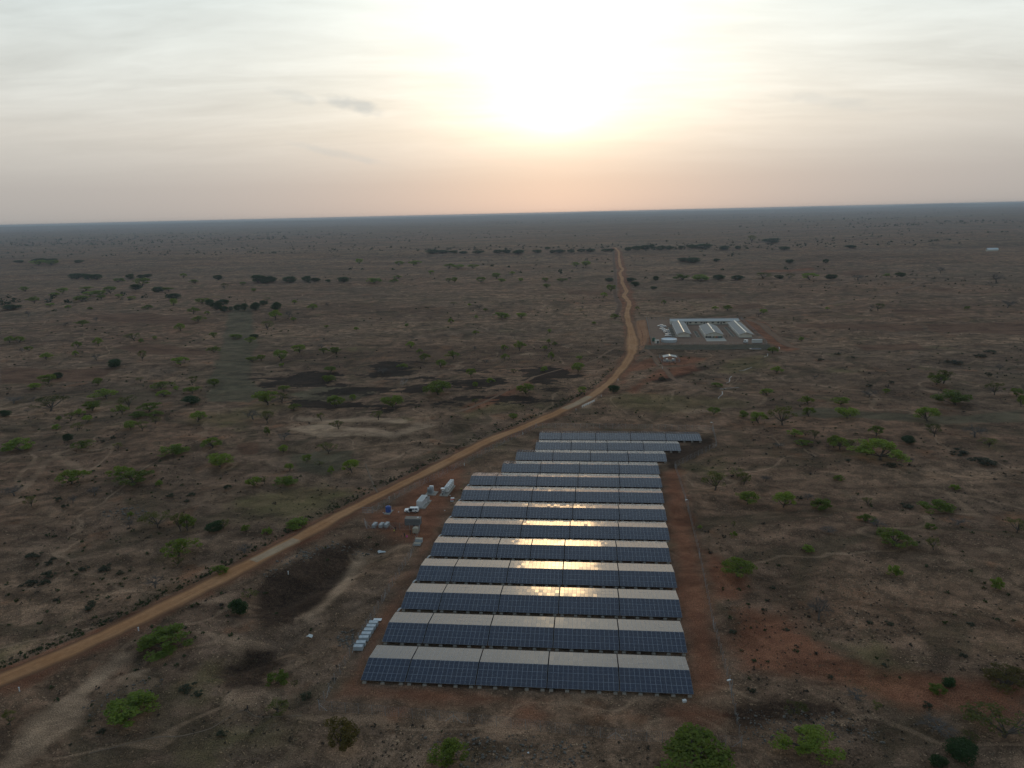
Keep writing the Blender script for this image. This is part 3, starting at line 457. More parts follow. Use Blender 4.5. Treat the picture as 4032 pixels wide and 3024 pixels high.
# =====================================================================  ground
M = MATS
GCATS = ('dirt', 'pale', 'dark', 'burnt', 'field', 'green', 'plough', 'char')
PATCH['char'] = [((-185, 474), (-113, 482), (-67, 495), (-8, 455), (44, 456), (38, 411), (25, 373), (-42, 366), (-80, 358), (-127, 369), (-160, 411))]
def ground_material():
    m_ = bpy.data.materials.new('dry_savanna'); m_.use_nodes = True; m_.node_tree.nodes.clear(); T = NT(m_.node_tree)
    P = T.node('ShaderNodeNewGeometry').outputs['Position']
    P2 = T.v('MULTIPLY', P, (1.0, 1.0, 0.0))
    big = T.noise(P2, 0.0035, 4.0, 0.6); mid = T.noise(P2, 0.022, 5.0, 0.62, 0.4); small = T.noise(P2, 0.16, 5.0, 0.65, 0.3)
    fine = T.noise(P2, 0.9, 5.0, 0.7); grit = T.noise(P2, 3.6, 4.0, 0.7)
    patchy = T.noise(T.v('MULTIPLY', P2, (0.55, 1.0, 0.0)), 0.085, 5.0, 0.7, 0.6)
    at = {}
    for k in GCATS:
        a = T.node('ShaderNodeAttribute'); a.attribute_name = k; at[k] = a.outputs['Fac']
    def mask(k, amp, edge, amp2=0.0):
        x = T.m('ADD', at[k], T.m('MULTIPLY', T.m('SUBTRACT', mid, 0.5), amp * 2.0))
        x = T.m('ADD', x, T.m('MULTIPLY', T.m('SUBTRACT', small, 0.5), amp * 1.3))
        if amp2: x = T.m('ADD', x, T.m('MULTIPLY', T.m('SUBTRACT', fine, 0.5), amp2))
        return T.ss(x, edge, -edge)
    straw = T.mixc(T.ss(mid, 0.36, 0.64), (0.155, 0.122, 0.092), (0.118, 0.098, 0.082))
    straw = T.mixc(T.ss(big, 0.40, 0.62), straw, (0.165, 0.112, 0.082))
    band = T.noise(T.v('MULTIPLY', P2, (0.22, 1.0, 0.0)), 0.011, 5.0, 0.62, 0.5)       # terraces of paler and darker grass
    straw = T.mixc(T.m('MULTIPLY', T.ss(band, 0.52, 0.62), 0.75), straw, (0.225, 0.172, 0.128))
    straw = T.mixc(T.m('MULTIPLY', T.ss(band, 0.47, 0.38), 0.8), straw, (0.080, 0.058, 0.045))
    # dry grass lies in tufts: dark earth and weeds between pale straw
    tuft = T.ss(T.m('ADD', T.m('MULTIPLY', small, 0.55), T.m('MULTIPLY', fine, 0.6)), 0.48, 0.66)
    c = T.mixc(T.m('MULTIPLY', tuft, 0.85), straw, (0.045, 0.037, 0.029))
    c = T.mixc(T.m('MULTIPLY', T.ss(fine, 0.54, 0.66), 0.7), c, (0.235, 0.192, 0.145))
    c = T.mixc(T.m('MULTIPLY', T.ss(T.noise(P2, 0.045, 5.0, 0.65), 0.56, 0.72), 0.55), c, (0.175, 0.098, 0.060))      # red soil showing through
    c = T.mixc(T.m('MULTIPLY', T.ss(T.noise(T.v('ADD', P2, (311.0, 77.0, 0.0)), 0.03, 4.0, 0.6), 0.58, 0.74), 0.5), c, (0.078, 0.088, 0.040))
    # drainage lines with darker growth, and pale trodden lines
    d1 = T.m('ABSOLUTE', T.m('SUBTRACT', T.noise(T.v('ADD', P2, (57.0, 913.0, 0.0)), 0.0085, 4.0, 0.55, 0.6), 0.5))
    c = T.mixc(T.m('MULTIPLY', T.ss(T.m('ADD', d1, T.m('MULTIPLY', T.m('SUBTRACT', small, 0.5), 0.03)), 0.020, 0.004), 0.55), c, (0.045, 0.043, 0.030))
    d2 = T.m('ABSOLUTE', T.m('SUBTRACT', T.noise(T.v('ADD', P2, (811.0, 43.0, 0.0)), 0.012, 3.0, 0.5, 0.4), 0.5))
    c = T.mixc(T.m('MULTIPLY', T.ss(d2, 0.0075, 0.002), 0.45), c, (0.215, 0.175, 0.135))
    d3 = T.noise(T.v('ADD', P2, (131.0, 271.0, 0.0)), 0.016, 5.0, 0.66, 0.9)
    c = T.mixc(T.m('MULTIPLY', T.ss(d3, 0.57, 0.66), 0.4), c, (0.050, 0.044, 0.034))      # stony dark ground
    def lay(c, k, col_a, col_b, amp, edge, op=1.0, amp2=0.0, nz=None):
        f = T.m('MULTIPLY', mask(k, amp, edge, amp2), op)
        return T.mixc(f, c, T.mixc(T.ss(nz or fine, 0.35, 0.66), col_a, col_b))
    c = lay(c, 'green', (0.055, 0.072, 0.026), (0.105, 0.100, 0.050), 16, 6, 0.42)
    c = lay(c, 'plough', (0.070, 0.047, 0.036), (0.108, 0.074, 0.055), 2.0, 0.8, 0.9)
    c = lay(c, 'field', (0.052, 0.060, 0.046), (0.082, 0.086, 0.062), 7.0, 2.0, 0.75, nz=small)
    c = lay(c, 'dark', (0.018, 0.014, 0.012), (0.044, 0.034, 0.027), 9, 1.8, 0.94)
    c = lay(c, 'dirt', (0.100, 0.046, 0.030), (0.165, 0.087, 0.058), 6, 3.0, 0.82, nz=small)
    c = lay(c, 'pale', (0.185, 0.155, 0.122), (0.270, 0.228, 0.178), 4, 1.8, 0.88, nz=small)
    sn = T.m('ADD', T.m('MULTIPLY', T.noise(T.v('MULTIPLY', P2, (0.30, 1.0, 0.0)), 0.05, 5.0, 0.68, 0.8), 0.75), T.m('MULTIPLY', small, 0.25))
    char = T.m('MULTIPLY', T.ss(at['char'], 8.0, -12.0), T.ss(sn, 0.535, 0.575))
    core = T.ss(T.m('ADD', at['burnt'], T.m('MULTIPLY', T.m('SUBTRACT', sn, 0.5), -75.0)), 1.0, -1.0)
    char = T.m('MAXIMUM', char, core)
    c = T.mixc(T.m('MULTIPLY', char, 0.92), c, (0.016, 0.014, 0.013))                  # streaks where the grass fire passed
    c = T.v('SCALE', c, T.ss(grit, 0.30, 0.70, 0.42, 1.58))
    c = T.v('MULTIPLY', T.v('SCALE', c, T.ss(patchy, 0.30, 0.70, 0.62, 1.38)), (1.84, 1.41, 1.13))
    p = T.node('ShaderNodeBsdfPrincipled'); T.put(p.inputs['Base Color'], c); p.inputs['Roughness'].default_value = 0.92
    p.inputs['Specular IOR Level'].default_value = 0.03
    hgt = T.m('ADD', T.m('MULTIPLY', small, 0.55), T.m('ADD', T.m('MULTIPLY', fine, 0.30), T.m('MULTIPLY', grit, 0.08)))
    b = T.node('ShaderNodeBump'); b.inputs['Strength'].default_value = 0.8; b.inputs['Distance'].default_value = 1.0
    T.put(b.inputs['Height'], hgt); T.l.new(b.outputs[0], p.inputs['Normal'])
    o = T.node('ShaderNodeOutputMaterial'); T.l.new(p.outputs[0], o.inputs[0])
    return m_
ny, nx = GZ.shape
V = np.stack([GXX.ravel(), GYY.ravel(), GZ.ravel()], 1)
I = np.arange(ny * nx).reshape(ny, nx)
F = np.stack([I[:-1, :-1], I[:-1, 1:], I[1:, 1:], I[1:, :-1]], -1).reshape(-1, 4)
gme = bulk_mesh('ground', V, F, ground_material())
gme.polygons.foreach_set('use_smooth', [True] * len(gme.polygons))
for k in GCATS:
    sd = np.full(GZ.shape, 60.0)
    for poly in PATCH[k]:
        px, py = [p[0] for p in poly], [p[1] for p in poly]
        j0, j1 = np.searchsorted(GY, (min(py) - 60, max(py) + 60)); i0, i1 = np.searchsorted(GX, (min(px) - 60, max(px) + 60))
        if j1 <= j0 or i1 <= i0: continue
        sub = poly_sd(GXX[j0:j1, i0:i1], GYY[j0:j1, i0:i1], list(poly))
        sd[j0:j1, i0:i1] = np.minimum(sd[j0:j1, i0:i1], np.clip(sub, -60, 60))
    if k == 'dirt':                                   # graded red verge along the road
        rd = seg_dist(GXX, GYY, ROAD); far_ = sstep(500, 900, np.hypot(GXX, GYY))
        sd = np.minimum(sd, np.clip(rd - 4.6 - 4.0 * far_, -60, 60))
    fattr(gme, k, sd)
tag(link('ground', gme), 'dry brown savanna plain with bare patches and burnt ground', 'ground', kind='structure')

def resample(pts, step):
    P = [Vector((p[0], p[1], 0)) for p in pts]
    # Catmull-Rom through the points, then even steps
    Q = []
    for i in range(len(P) - 1):
        a, b, c, d = P[max(i - 1, 0)], P[i], P[i + 1], P[min(i + 2, len(P) - 1)]
        n = max(2, int((c - b).length / step))
        for k in range(n):
            t = k / n
            Q.append(0.5 * ((2 * b) + (-a + c) * t + (2 * a - 5 * b + 4 * c - d) * t * t + (-a + 3 * b - 3 * c + d) * t ** 3))
    Q.append(P[-1]); return Q
def ribbon(name, label, pts, half, m_, lift=0.05, step=2.0, wob=0.3, crown=0.0, cat='road', seed=1, ncs=9, kind='structure', jitter=None):
    Q = resample(pts, step); rnd = random.Random(seed); Vv = []; Fv = []; ac = []; al = []; s_ = 0.0
    wl = wr = 0.0
    for i, q in enumerate(Q):
        t = (Q[min(i + 1, len(Q) - 1)] - Q[max(i - 1, 0)]).normalized(); nrm = Vector((t.y, -t.x, 0))
        if i: s_ += (q - Q[i - 1]).length
        wl = 0.75 * wl + 0.25 * rnd.uniform(-wob, wob) * 3; wr = 0.75 * wr + 0.25 * rnd.uniform(-wob, wob) * 3
        hw = half(q.y) if callable(half) else half
        for k in range(ncs):
            a = -1 + 2 * k / (ncs - 1); w = (hw + (wl if a < 0 else wr)) * a
            p = q + nrm * w
            edge = abs(a) ** 4
            Vv.append((p.x, p.y, zg(p.x, p.y) + lift * (1 + max(0, q.y - 500) / 260.0) * (1 - 0.9 * edge) + 0.012 + crown * (1 - a * a))); ac.append(a); al.append(s_)
    for i in range(len(Q) - 1):
        for k in range(ncs - 1):
            a = i * ncs + k; Fv.append((a, a + 1, a + ncs + 1, a + ncs))
    me = bulk_mesh(name, Vv, Fv, m_); me.polygons.foreach_set('use_smooth', [True] * len(me.polygons))
    fattr(me, 'across', ac); fattr(me, 'along', al)
    return tag(link(name, me), label, cat, kind=kind)
def road_material(name, c0, c1, cedge, tracks=0.35):
    m_ = bpy.data.materials.new(name); m_.use_nodes = True; m_.node_tree.nodes.clear(); T = NT(m_.node_tree)
    P = T.node('ShaderNodeNewGeometry').outputs['Position']
    a = T.node('ShaderNodeAttribute'); a.attribute_name = 'across'; ac = a.outputs['Fac']
    l = T.node('ShaderNodeAttribute'); l.attribute_name = 'along'; al = l.outputs['Fac']
    n1 = T.noise(P, 0.05, 5.0, 0.6); n2 = T.noise(P, 0.8, 5.0, 0.65); n3 = T.noise(P, 5.0, 3.0, 0.6)
    cv = T.node('ShaderNodeCombineXYZ'); T.put(cv.inputs[0], T.m('MULTIPLY', ac, 6.0)); T.put(cv.inputs[1], T.m('MULTIPLY', al, 0.03))
    rut = T.noise(cv.outputs[0], 1.4, 3.0, 0.6)                 # long wheel streaks
    aa = T.m('ABSOLUTE', ac)
    wheel = T.ss(T.m('ABSOLUTE', T.m('SUBTRACT', aa, 0.42)), 0.26, 0.05)
    c = T.mixc(T.ss(n1, 0.35, 0.65), c0, c1)
    c = T.mixc(T.m('MULTIPLY', T.m('MULTIPLY', wheel, T.ss(rut, 0.3, 0.7)), tracks), c, tuple(min(1, v * 1.45) for v in c1))
    c = T.mixc(T.m('MULTIPLY', T.ss(rut, 0.50, 0.68), 0.6), c, tuple(v * 0.65 for v in c0))
    e = T.ss(T.m('ADD', aa, T.m('MULTIPLY', T.m('SUBTRACT', n2, 0.5), 0.5)), 0.42, 0.96)
    c = T.mixc(e, c, cedge)
    c = T.v('SCALE', c, T.ss(T.m('ADD', T.m('MULTIPLY', n2, 0.5), T.m('MULTIPLY', n3, 0.5)), 0.3, 0.7, 0.82, 1.16))
    p = T.node('ShaderNodeBsdfPrincipled'); T.put(p.inputs['Base Color'], c); p.inputs['Roughness'].default_value = 0.9; p.inputs['Specular IOR Level'].default_value = 0.06
    b = T.node('ShaderNodeBump'); b.inputs['Strength'].default_value = 0.5; b.inputs['Distance'].default_value = 0.12
    T.put(b.inputs['Height'], n2); T.l.new(b.outputs[0], p.inputs['Normal'])
    o = T.node('ShaderNodeOutputMaterial'); T.l.new(p.outputs[0], o.inputs[0]); return m_
RM = road_material('laterite_road', (0.400, 0.185, 0.080), (0.480, 0.245, 0.118), (0.175, 0.085, 0.047))
TM = road_material('dirt_track', (0.215, 0.122, 0.074), (0.250, 0.145, 0.088), (0.165, 0.108, 0.075), 0.2)
FM = road_material('trodden_path', (0.195, 0.138, 0.098), (0.235, 0.170, 0.120), (0.165, 0.114, 0.080), 0.0)
ribbon('dirt_road', 'orange dirt road curving across the plain past the solar field', ROAD,
       lambda y: 3.5 + 2.6 * math.exp(-((y - 548) / 50.0) ** 2), RM, 0.07, 3.0, 0.75, 0.10)
ribbon('forecourt', 'red soil forecourt between the road and the compound fence', [(120.5, 652), (113.5, 610), (108, 570), (101, 540), (94, 515)], lambda y: 6.0 if y > 560 else 4.5, road_material('forecourt_soil', (0.33, 0.150, 0.072), (0.38, 0.185, 0.095), (0.205, 0.110, 0.066), 0.15), 0.03, 3.0, 0.5, cat='forecourt', seed=2)
ribbon('dirt_track', 'sandy track running right behind the pale-roofed compound', [(112, 655), (157, 653), (200, 667), (273, 698), (336, 737), (379, 775), (417, 800), (475, 849), (530, 912)], 2.6, TM, 0.06, 5, 0.5, cat='track', seed=3)
ribbon('dirt_track', 'red soil track round the right side of the compound', [(205, 655), (221, 628), (213, 573), (207, 521), (216, 503), (232, 492)], 3.2, TM, 0.05, 3, 0.5, cat='track', seed=4)
ribbon('dirt_track', 'faint orange track joining the road from the left below the compound', [(-29, 355), (-4, 395), (22, 446), (49, 472), (83, 531)], 1.0, TM, 0.05, 4, 0.5, cat='track', seed=5)
ribbon('dirt_track', 'track from the road bend down past the small shelter', [(97, 533), (100, 492), (98, 445), (99, 412), (112, 380)], 1.8, TM, 0.05, 3, 0.4, cat='track', seed=6)
ribbon('footpath', 'pale footpath winding through scrub in the lower left corner', [(-45, 127), (-54, 127.8), (-58.8, 130), (-63, 124.7), (-68, 122.7), (-74, 122.3), (-84, 118)], 0.13, FM, 0.03, 0.8, 0.05, cat='path', seed=7, ncs=5)
ribbon('footpath', 'faint footpath meeting the road opposite the equipment yard', [(-49, 244), (-51, 248), (-56.7, 264), (-61.7, 280)], 0.35, FM, 0.03, 1.5, 0.15, cat='path', seed=9, ncs=5)
mat('foam', (0.46, 0.46, 0.45), 0.4, var=0.2)
for i, seg in enumerate(([(197, 514), (195, 508), (190, 501)], [(181, 492), (178, 485), (174, 476)], [(155, 447), (149, 441), (143, 436)], [(134, 424), (131, 415), (126, 408)], [(131, 399), (125, 396), (119, 392)], [(117, 385), (114, 377), (112, 371)])):
    rz_ = random.Random(90 + i); seg = [(p.x + rz_.uniform(-.9, .9), p.y + rz_.uniform(-1.2, 1.2)) for p in resample(seg, 2.2)]
    ribbon('stream', 'broken white trickle of water below the compound, ' + ('topmost', 'second', 'third', 'fourth', 'fifth', 'lowest')[i] + ' stretch', seg, 0.16, M['foam'], 0.06, 0.6, 0.07, cat='water', seed=20 + i, ncs=5)
ribbon('cleared_strip', 'dark cleared strip of soil running beside the far road', [(106, 700), (119.5, 771), (122, 810), (133, 900), (148, 1000), (160, 1080), (186, 1265), (204, 1400), (231, 1590), (256, 1765), (275, 1950)], 2.4, road_material('turned_soil', (0.125, 0.066, 0.043), (0.150, 0.084, 0.054), (0.175, 0.112, 0.076), 0.0), 0.05, 6, 0.6, cat='strip', seed=15)
# concrete slab of the drift where the road crosses the wash, and the patched stretch near the solar field
mat('concrete', (0.34, 0.295, 0.245), 0.85, var=0.22, scale=0.8, bump=0.2)
mat('concrete_pale', (0.46, 0.41, 0.34), 0.85, var=0.18, scale=0.8, bump=0.2)
CM = road_material('worn_concrete_drift', (0.42, 0.275, 0.165), (0.48, 0.335, 0.215), (0.30, 0.165, 0.085), 0.1)
ribbon('road_slab', 'pale concrete slab in the road beside the guard rail', [(27, 357.5), (35.7, 369.7), (43, 382)], 3.0, CM, 0.13, 2.0, 0.25, 0.11, cat='road', seed=11)
ribbon('road_slab', 'worn pale patch in the dirt road left of the solar field', [(-79, 195.5), (-74.5, 203), (-70.5, 210)], 2.7, CM, 0.11, 1.5, 0.35, 0.10, cat='road', seed=12)
# =====================================================================  materials for built things
mat('aluminium', (0.30, 0.33, 0.37), 0.5, 0.3, 0.08)
mat('galvanised', (0.40, 0.41, 0.42), 0.5, 0.6, 0.15)
mat('dark_steel', (0.10, 0.10, 0.105), 0.55, 0.5, 0.15)
mat('white_paint', (0.74, 0.75, 0.74), 0.45, 0.0, 0.07, 0.9)
mat('white_metal', (0.66, 0.68, 0.69), 0.38, 0.2, 0.08, 0.9)
mat('offwhite_paint', (0.58, 0.58, 0.55), 0.55, 0.0, 0.12, 0.7)
mat('grey_container', (0.165, 0.175, 0.180), 0.55, 0.1, 0.20, 0.9)
mat('rusty_roof', (0.235, 0.190, 0.150), 0.7, 0.1, 0.30, 0.8)
mat('blue_plastic', (0.035, 0.085, 0.30), 0.45, 0.0, 0.12, 1.2)
mat('green_plastic', (0.020, 0.105, 0.060), 0.45, 0.0, 0.12, 1.2)
mat('beige_wrap', (0.40, 0.35, 0.26), 0.6, 0.0, 0.25, 1.6, 0.5)
mat('grey_wrap', (0.36, 0.38, 0.39), 0.45, 0.0, 0.16, 1.6, 0.4)
mat('clear_wrap', (0.42, 0.47, 0.50), 0.28, 0.0, 0.16, 1.2, 0.3)
mat('pale_wrap', (0.55, 0.58, 0.60), 0.28, 0.0, 0.12, 1.2, 0.3)
mat('pale_timber', (0.42, 0.36, 0.27), 0.75, 0.0, 0.2, 2.0)
mat('dark_glass', (0.012, 0.016, 0.022), 0.08, 0.0, 0.05)
mat('blue_glass', (0.03, 0.055, 0.11), 0.08, 0.0, 0.05)
mat('car_white', (0.78, 0.78, 0.77), 0.25, 0.0, 0.04)
mat('car_silver', (0.52, 0.54, 0.56), 0.28, 0.5, 0.04)
mat('car_dark', (0.05, 0.07, 0.11), 0.25, 0.2, 0.04)
mat('tyre', (0.02, 0.02, 0.02), 0.85, 0.0, 0.1)
mat('red_paint', (0.36, 0.045, 0.04), 0.5, 0.0, 0.12)
mat('pink_cloth', (0.62, 0.10, 0.26), 0.85, 0.0, 0.12)
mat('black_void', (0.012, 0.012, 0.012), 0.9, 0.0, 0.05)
mat('rock', (0.140, 0.122, 0.100), 0.9, 0.0, 0.35, 0.8, 0.5)
mat('lamp_white', (0.80, 0.81, 0.80), 0.35, 0.0, 0.03)
mat('soil_bed', (0.042, 0.040, 0.025), 0.9, 0.0, 0.3, 1.0)
def solar_cells():
    m_ = bpy.data.materials.new('solar_cells'); m_.use_nodes = True; m_.node_tree.nodes.clear(); T = NT(m_.node_tree)
    ob = T.node('ShaderNodeTexCoord').outputs['Object']; rn = T.node('ShaderNodeObjectInfo').outputs['Random']
    s = T.node('ShaderNodeSeparateXYZ'); T.put(s.inputs[0], ob)
    # cell joints: six columns across, thin busbar lines
    gx = T.m('ABSOLUTE', T.m('SUBTRACT', T.m('FRACT', T.m('DIVIDE', s.outputs[0], 0.1667)), 0.5))
    gy_ = T.m('ABSOLUTE', T.m('SUBTRACT', T.m('FRACT', T.m('DIVIDE', s.outputs[1], 0.0867)), 0.5))
    joint = T.m('MAXIMUM', T.ss(gx, 0.475, 0.49), T.ss(gy_, 0.46, 0.485))
    c = T.mixc(rn, (0.001, 0.009, 0.030), (0.002, 0.012, 0.038))
    c = T.mixc(T.m('MULTIPLY', joint, 0.18), c, (0.07, 0.08, 0.10))
    dust = T.noise(T.node('ShaderNodeNewGeometry').outputs['Position'], 0.5, 4.0, 0.6)
    c = T.mixc(T.ss(dust, 0.4, 0.75, 0.0, 0.04), c, (0.22, 0.18, 0.14))
    p = T.node('ShaderNodeBsdfPrincipled'); T.put(p.inputs['Base Color'], c)
    T.put(p.inputs['Roughness'], T.m('ADD', 0.04, T.m('ADD', T.m('MULTIPLY', rn, 0.05), T.m('MULTIPLY', dust, 0.03)))); p.inputs['IOR'].default_value = 1.52
    p.inputs['Specular IOR Level'].default_value = 0.5
    p.inputs['Sheen Weight'].default_value = 0.03; p.inputs['Sheen Roughness'].default_value = 0.35; p.inputs['Sheen Tint'].default_value = (1.0, 0.84, 0.66, 1)   # dust film
    o = T.node('ShaderNodeOutputMaterial'); T.l.new(p.outputs[0], o.inputs[0]); M['solar_cells'] = m_
solar_cells()

# =====================================================================  solar field
MODX, MODY, GAP = 1.078, 2.185, 0.014
def panel_mesh():
    b = MB(); w, l, t = MODX, MODY, 0.035; fr = 0.026; hw = 0.007
    xs = [0, fr, w - fr, w]; ys = [0, fr, l / 2 - hw, l / 2 + hw, l - fr, l]
    for i in range(3):
        for j in range(5):
            cell = i == 1 and j in (1, 3)
            b.face([(xs[i], ys[j], 0), (xs[i + 1], ys[j], 0), (xs[i + 1], ys[j + 1], 0), (xs[i], ys[j + 1], 0)], 0 if cell else 1)
    for p, q in (((0, 0), (w, 0)), ((w, 0), (w, l)), ((w, l), (0, l)), ((0, l), (0, 0))):
        b.face([(p[0], p[1], -t), (q[0], q[1], -t), (q[0], q[1], 0), (p[0], p[1], 0)], 1)
    b.face([(0, 0, -t), (0, l, -t), (w, l, -t), (w, 0, -t)], 1)
    me = bpy.data.meshes.new('panel'); me.from_pydata(b.v, [], b.f); me.materials.append(M['solar_cells']); me.materials.append(M['aluminium'])
    me.polygons.foreach_set('material_index', b.mi); me.update(); return me
PANEL = panel_mesh()
TILT = R(9.8); LOW = 0.72; SLOPE = 3 * (MODY + GAP); RUN = SLOPE * math.cos(TILT); RISE = SLOPE * math.sin(TILT)
RAZ = R(-5.75)                                          # rows run a little off the camera's left-right
blk = MB(); blk.box((0, 0, 0.19), (0.9, 0.55, 0.38), taper=0.9); BLOCK = blk.mesh('ballast_block', M['concrete'])
FRAMES = {}
def frame_mesh(nc):
    L_ = nc * (MODX + GAP); b = MB()
    for sgn in (0, 1):
        for k in range(6):
            d = (k + 0.5) / 6 * SLOPE; y = d * math.cos(TILT); z = LOW + d * math.sin(TILT) - 0.09
            if sgn: y = 2 * RUN + 0.05 - y
            b.box((L_ / 2, y, z), (L_, 0.05, 0.07))
    n = max(3, round(L_ / 3.2))
    for i in range(n):
        x = 0.8 + (L_ - 1.6) * i / (n - 1)
        for y, top in ((0.5, LOW - 0.05), (RUN * 0.5, LOW + RISE * .5 - .13), (RUN, LOW + RISE - 0.13), (RUN * 1.5, LOW + RISE * .5 - .13), (2 * RUN - 0.45, LOW - 0.05)):
            b.box((x, y, top / 2), (0.08, 0.08, top))
        for (y0, z0), (y1, z1) in (((0.1, LOW - 0.1), (RUN, LOW + RISE - 0.12)), ((2 * RUN - 0.05, LOW - 0.1), (RUN + 0.05, LOW + RISE - 0.12))):
            b.tube([(x, y0, z0), (x, y1, z1)], 0.04, 4)
    return b.mesh('support_frame', M['galvanised'])
ROWW = ['nearest', 'second', 'third', 'fourth', 'fifth', 'sixth', 'seventh', 'eighth', 'ninth', 'tenth', 'eleventh', 'twelfth', 'farthest']
ORD = ['first', 'second', 'third', 'fourth', 'fifth', 'sixth', 'seventh']
# row: right front corner (x, y) and the columns of each table from left to right
ROWS = [((36.8, 130.0), (9, 14, 14, 14, 14)), ((39.0, 144.4), (9, 14, 14, 14, 14)), ((41.3, 159.0), (9, 14, 14, 14, 14)), ((43.4, 173.5), (9, 14, 14, 14, 14)),
        ((45.0, 188.1), (9, 9, 9, 9, 14, 14)), ((47.8, 202.1), (9, 14, 14, 14, 14)), ((50.0, 216.3), (9, 14, 14, 14, 14)), ((52.2, 230.7), (9, 14, 14, 14, 14)),
        ((54.5, 245.0), (9, 14, 14, 14, 14)), ((56.5, 258.9), (14, 14, 14, 14)), ((62.3, 272.6), (14, 14, 14, 14)), ((71.0, 285.4), (14, 14, 14, 14)), ((83.2, 298.2), (9, 14, 14, 14, 14))]
prng = random.Random(7); ROWENDS = []
for r, ((x1, y1), cols) in enumerate(ROWS):
    ux = Vector((math.cos(RAZ), math.sin(RAZ), 0)); end = Vector((x1, y1, 0))
    tot_ = sum(cols) * (MODX + GAP) + 0.26 * (len(cols) - 1); s0 = 0.0
    for t_, nc in enumerate(cols):
        o0 = end - ux * (tot_ - s0); L_ = nc * (MODX + GAP); s0 += L_ + 0.26
        T_ = empty('solar_table', o0, RAZ)
        where = 'leftmost' if t_ == 0 else ('rightmost' if t_ == len(cols) - 1 else ORD[t_] + ' from left')
        tag(T_, f'ridge-shaped table of dark blue solar panels, {where} in the {ROWW[r]} row', 'solar panels', 'solar tables in thirteen rows')
        if nc not in FRAMES: FRAMES[nc] = frame_mesh(nc)
        link('support_frame', FRAMES[nc], T_)
        tj = prng.gauss(0, 0.0035); dz = prng.uniform(-.03, .03)
        for side in (0, 1):
            for i in range(nc):
                for j in range(3):
                    d = j * (MODY + GAP); jx, jy = prng.gauss(0, 0.0036), prng.gauss(0, 0.0050)
                    if side == 0:
                        loc = (i * (MODX + GAP), d * math.cos(TILT), LOW + dz + d * math.sin(TILT)); rot = (TILT + jx + tj, jy, 0)
                    else:
                        loc = ((i + 1) * (MODX + GAP), 2 * RUN + 0.05 - d * math.cos(TILT), LOW + dz + d * math.sin(TILT)); rot = (TILT + jx + tj, jy, math.pi)
                    link('panel', PANEL, T_, loc, rot)
        n = max(3, round(L_ / 3.2))
        for i in range(n):
            link('ballast_block', BLOCK, T_, (0.8 + (L_ - 1.6) * i / (n - 1), -0.02, 0), (0, 0, prng.uniform(-.06, .06)))
        if t_ == 0: ROWENDS.append(o0.copy())
# white cable ducts at the left ends of the rows
for r in (2, 3, 4, 5, 6, 7, 8):
    o0 = ROWENDS[r]; D_ = empty('cable_duct', (o0.x - 0.15, o0.y - 0.1, 0), RAZ)
    b = MB(); b.tube([(0.1, 0.3, 0.75), (-0.25, -0.2, 0.7), (-0.5, -0.75, 0.45), (-0.6, -1.0, 0.0)], 0.09, 8); b.build('pipe', M['white_paint'], D_)
    b = MB(); b.tube([(0.4, 0.3, 0.75), (0.05, -0.2, 0.7), (-0.2, -0.75, 0.45), (-0.3, -1.0, 0.0)], 0.06, 8); b.build('pipe', M['white_paint'], D_)
    tag(D_, f'white cable duct bending to the ground at left end of the {ROWW[r]} solar row', 'cable duct', 'cable ducts at row ends')

# =====================================================================  fences
POSTS = {}
def post_mesh(h, r):
    if (h, r) not in POSTS:
        b = MB(); b.tube([(0, 0, -0.3), (0, 0, h)], r, 6); b.tube([(0, 0, h), (0.0, 0.22, h + 0.28)], r * 0.7, 5); POSTS[(h, r)] = b.mesh('post', M['galvanised'])
    return POSTS[(h, r)]
def fence(label, pts, sp=3.0, h=2.2, r=0.045, group='fence runs round the solar field', pitch=0.34, wire=0.010, braces=True):
    root = empty('chain_link_fence', (pts[0][0], pts[0][1], zg(*pts[0]))); tag(root, label, 'fence', group)
    o = Vector(root.location); wm = MB(); br = MB()
    for (ax, ay), (bx, by) in zip(pts[:-1], pts[1:]):
        L_ = math.hypot(bx - ax, by - ay); n = max(1, round(L_ / sp)); ang = math.atan2(by - ay, bx - ax)
        px = [(ax + (bx - ax) * i / n, ay + (by - ay) * i / n) for i in range(n + 1)]
        pv = [Vector((x, y, zg(x, y))) - o for x, y in px]
        for i in range(n + (1 if (bx, by) == pts[-1] else 0)): link('post', post_mesh(h, r), root, pv[i], (0, 0, ang + random.Random(i).uniform(-.02, .02)))
        d = (pv[-1] - pv[0]).normalized(); w = wire
        for i in range(n):
            a, b = pv[i], pv[i + 1]
            for z in (0.08, h * 0.5, h - 0.05, h + 0.14, h + 0.26):
                wm.face([a + Vector((0, 0, z - w)), b + Vector((0, 0, z - w)), b + Vector((0, 0, z + w)), a + Vector((0, 0, z + w))])
            k = max(2, int((b - a).length / pitch))
            for q in range(k):
                p0, p1 = a.lerp(b, q / k), a.lerp(b, (q + 1) / k); e = (b - a).normalized() * w
                for u, v_ in ((p0, p1), (p1, p0)):
                    wm.face([u - e + Vector((0, 0, .08)), u + e + Vector((0, 0, .08)), v_ + e + Vector((0, 0, h - .05)), v_ - e + Vector((0, 0, h - .05))])
        if braces:
            for a, sg in ((pv[0], 1), (pv[-1], -1)):
                br.tube([a + Vector((0, 0, h * .72)), a + d * sg * 1.7 + Vector((0, 0, 0))], r * 0.8, 5)
    me = bpy.data.meshes.new('wire_mesh'); me.from_pydata(wm.v, [], wm.f); me.materials.append(M['galvanised']); link('wire_mesh', me, root)
    if br.f: br.build('brace', M['galvanised'], root)
    return root
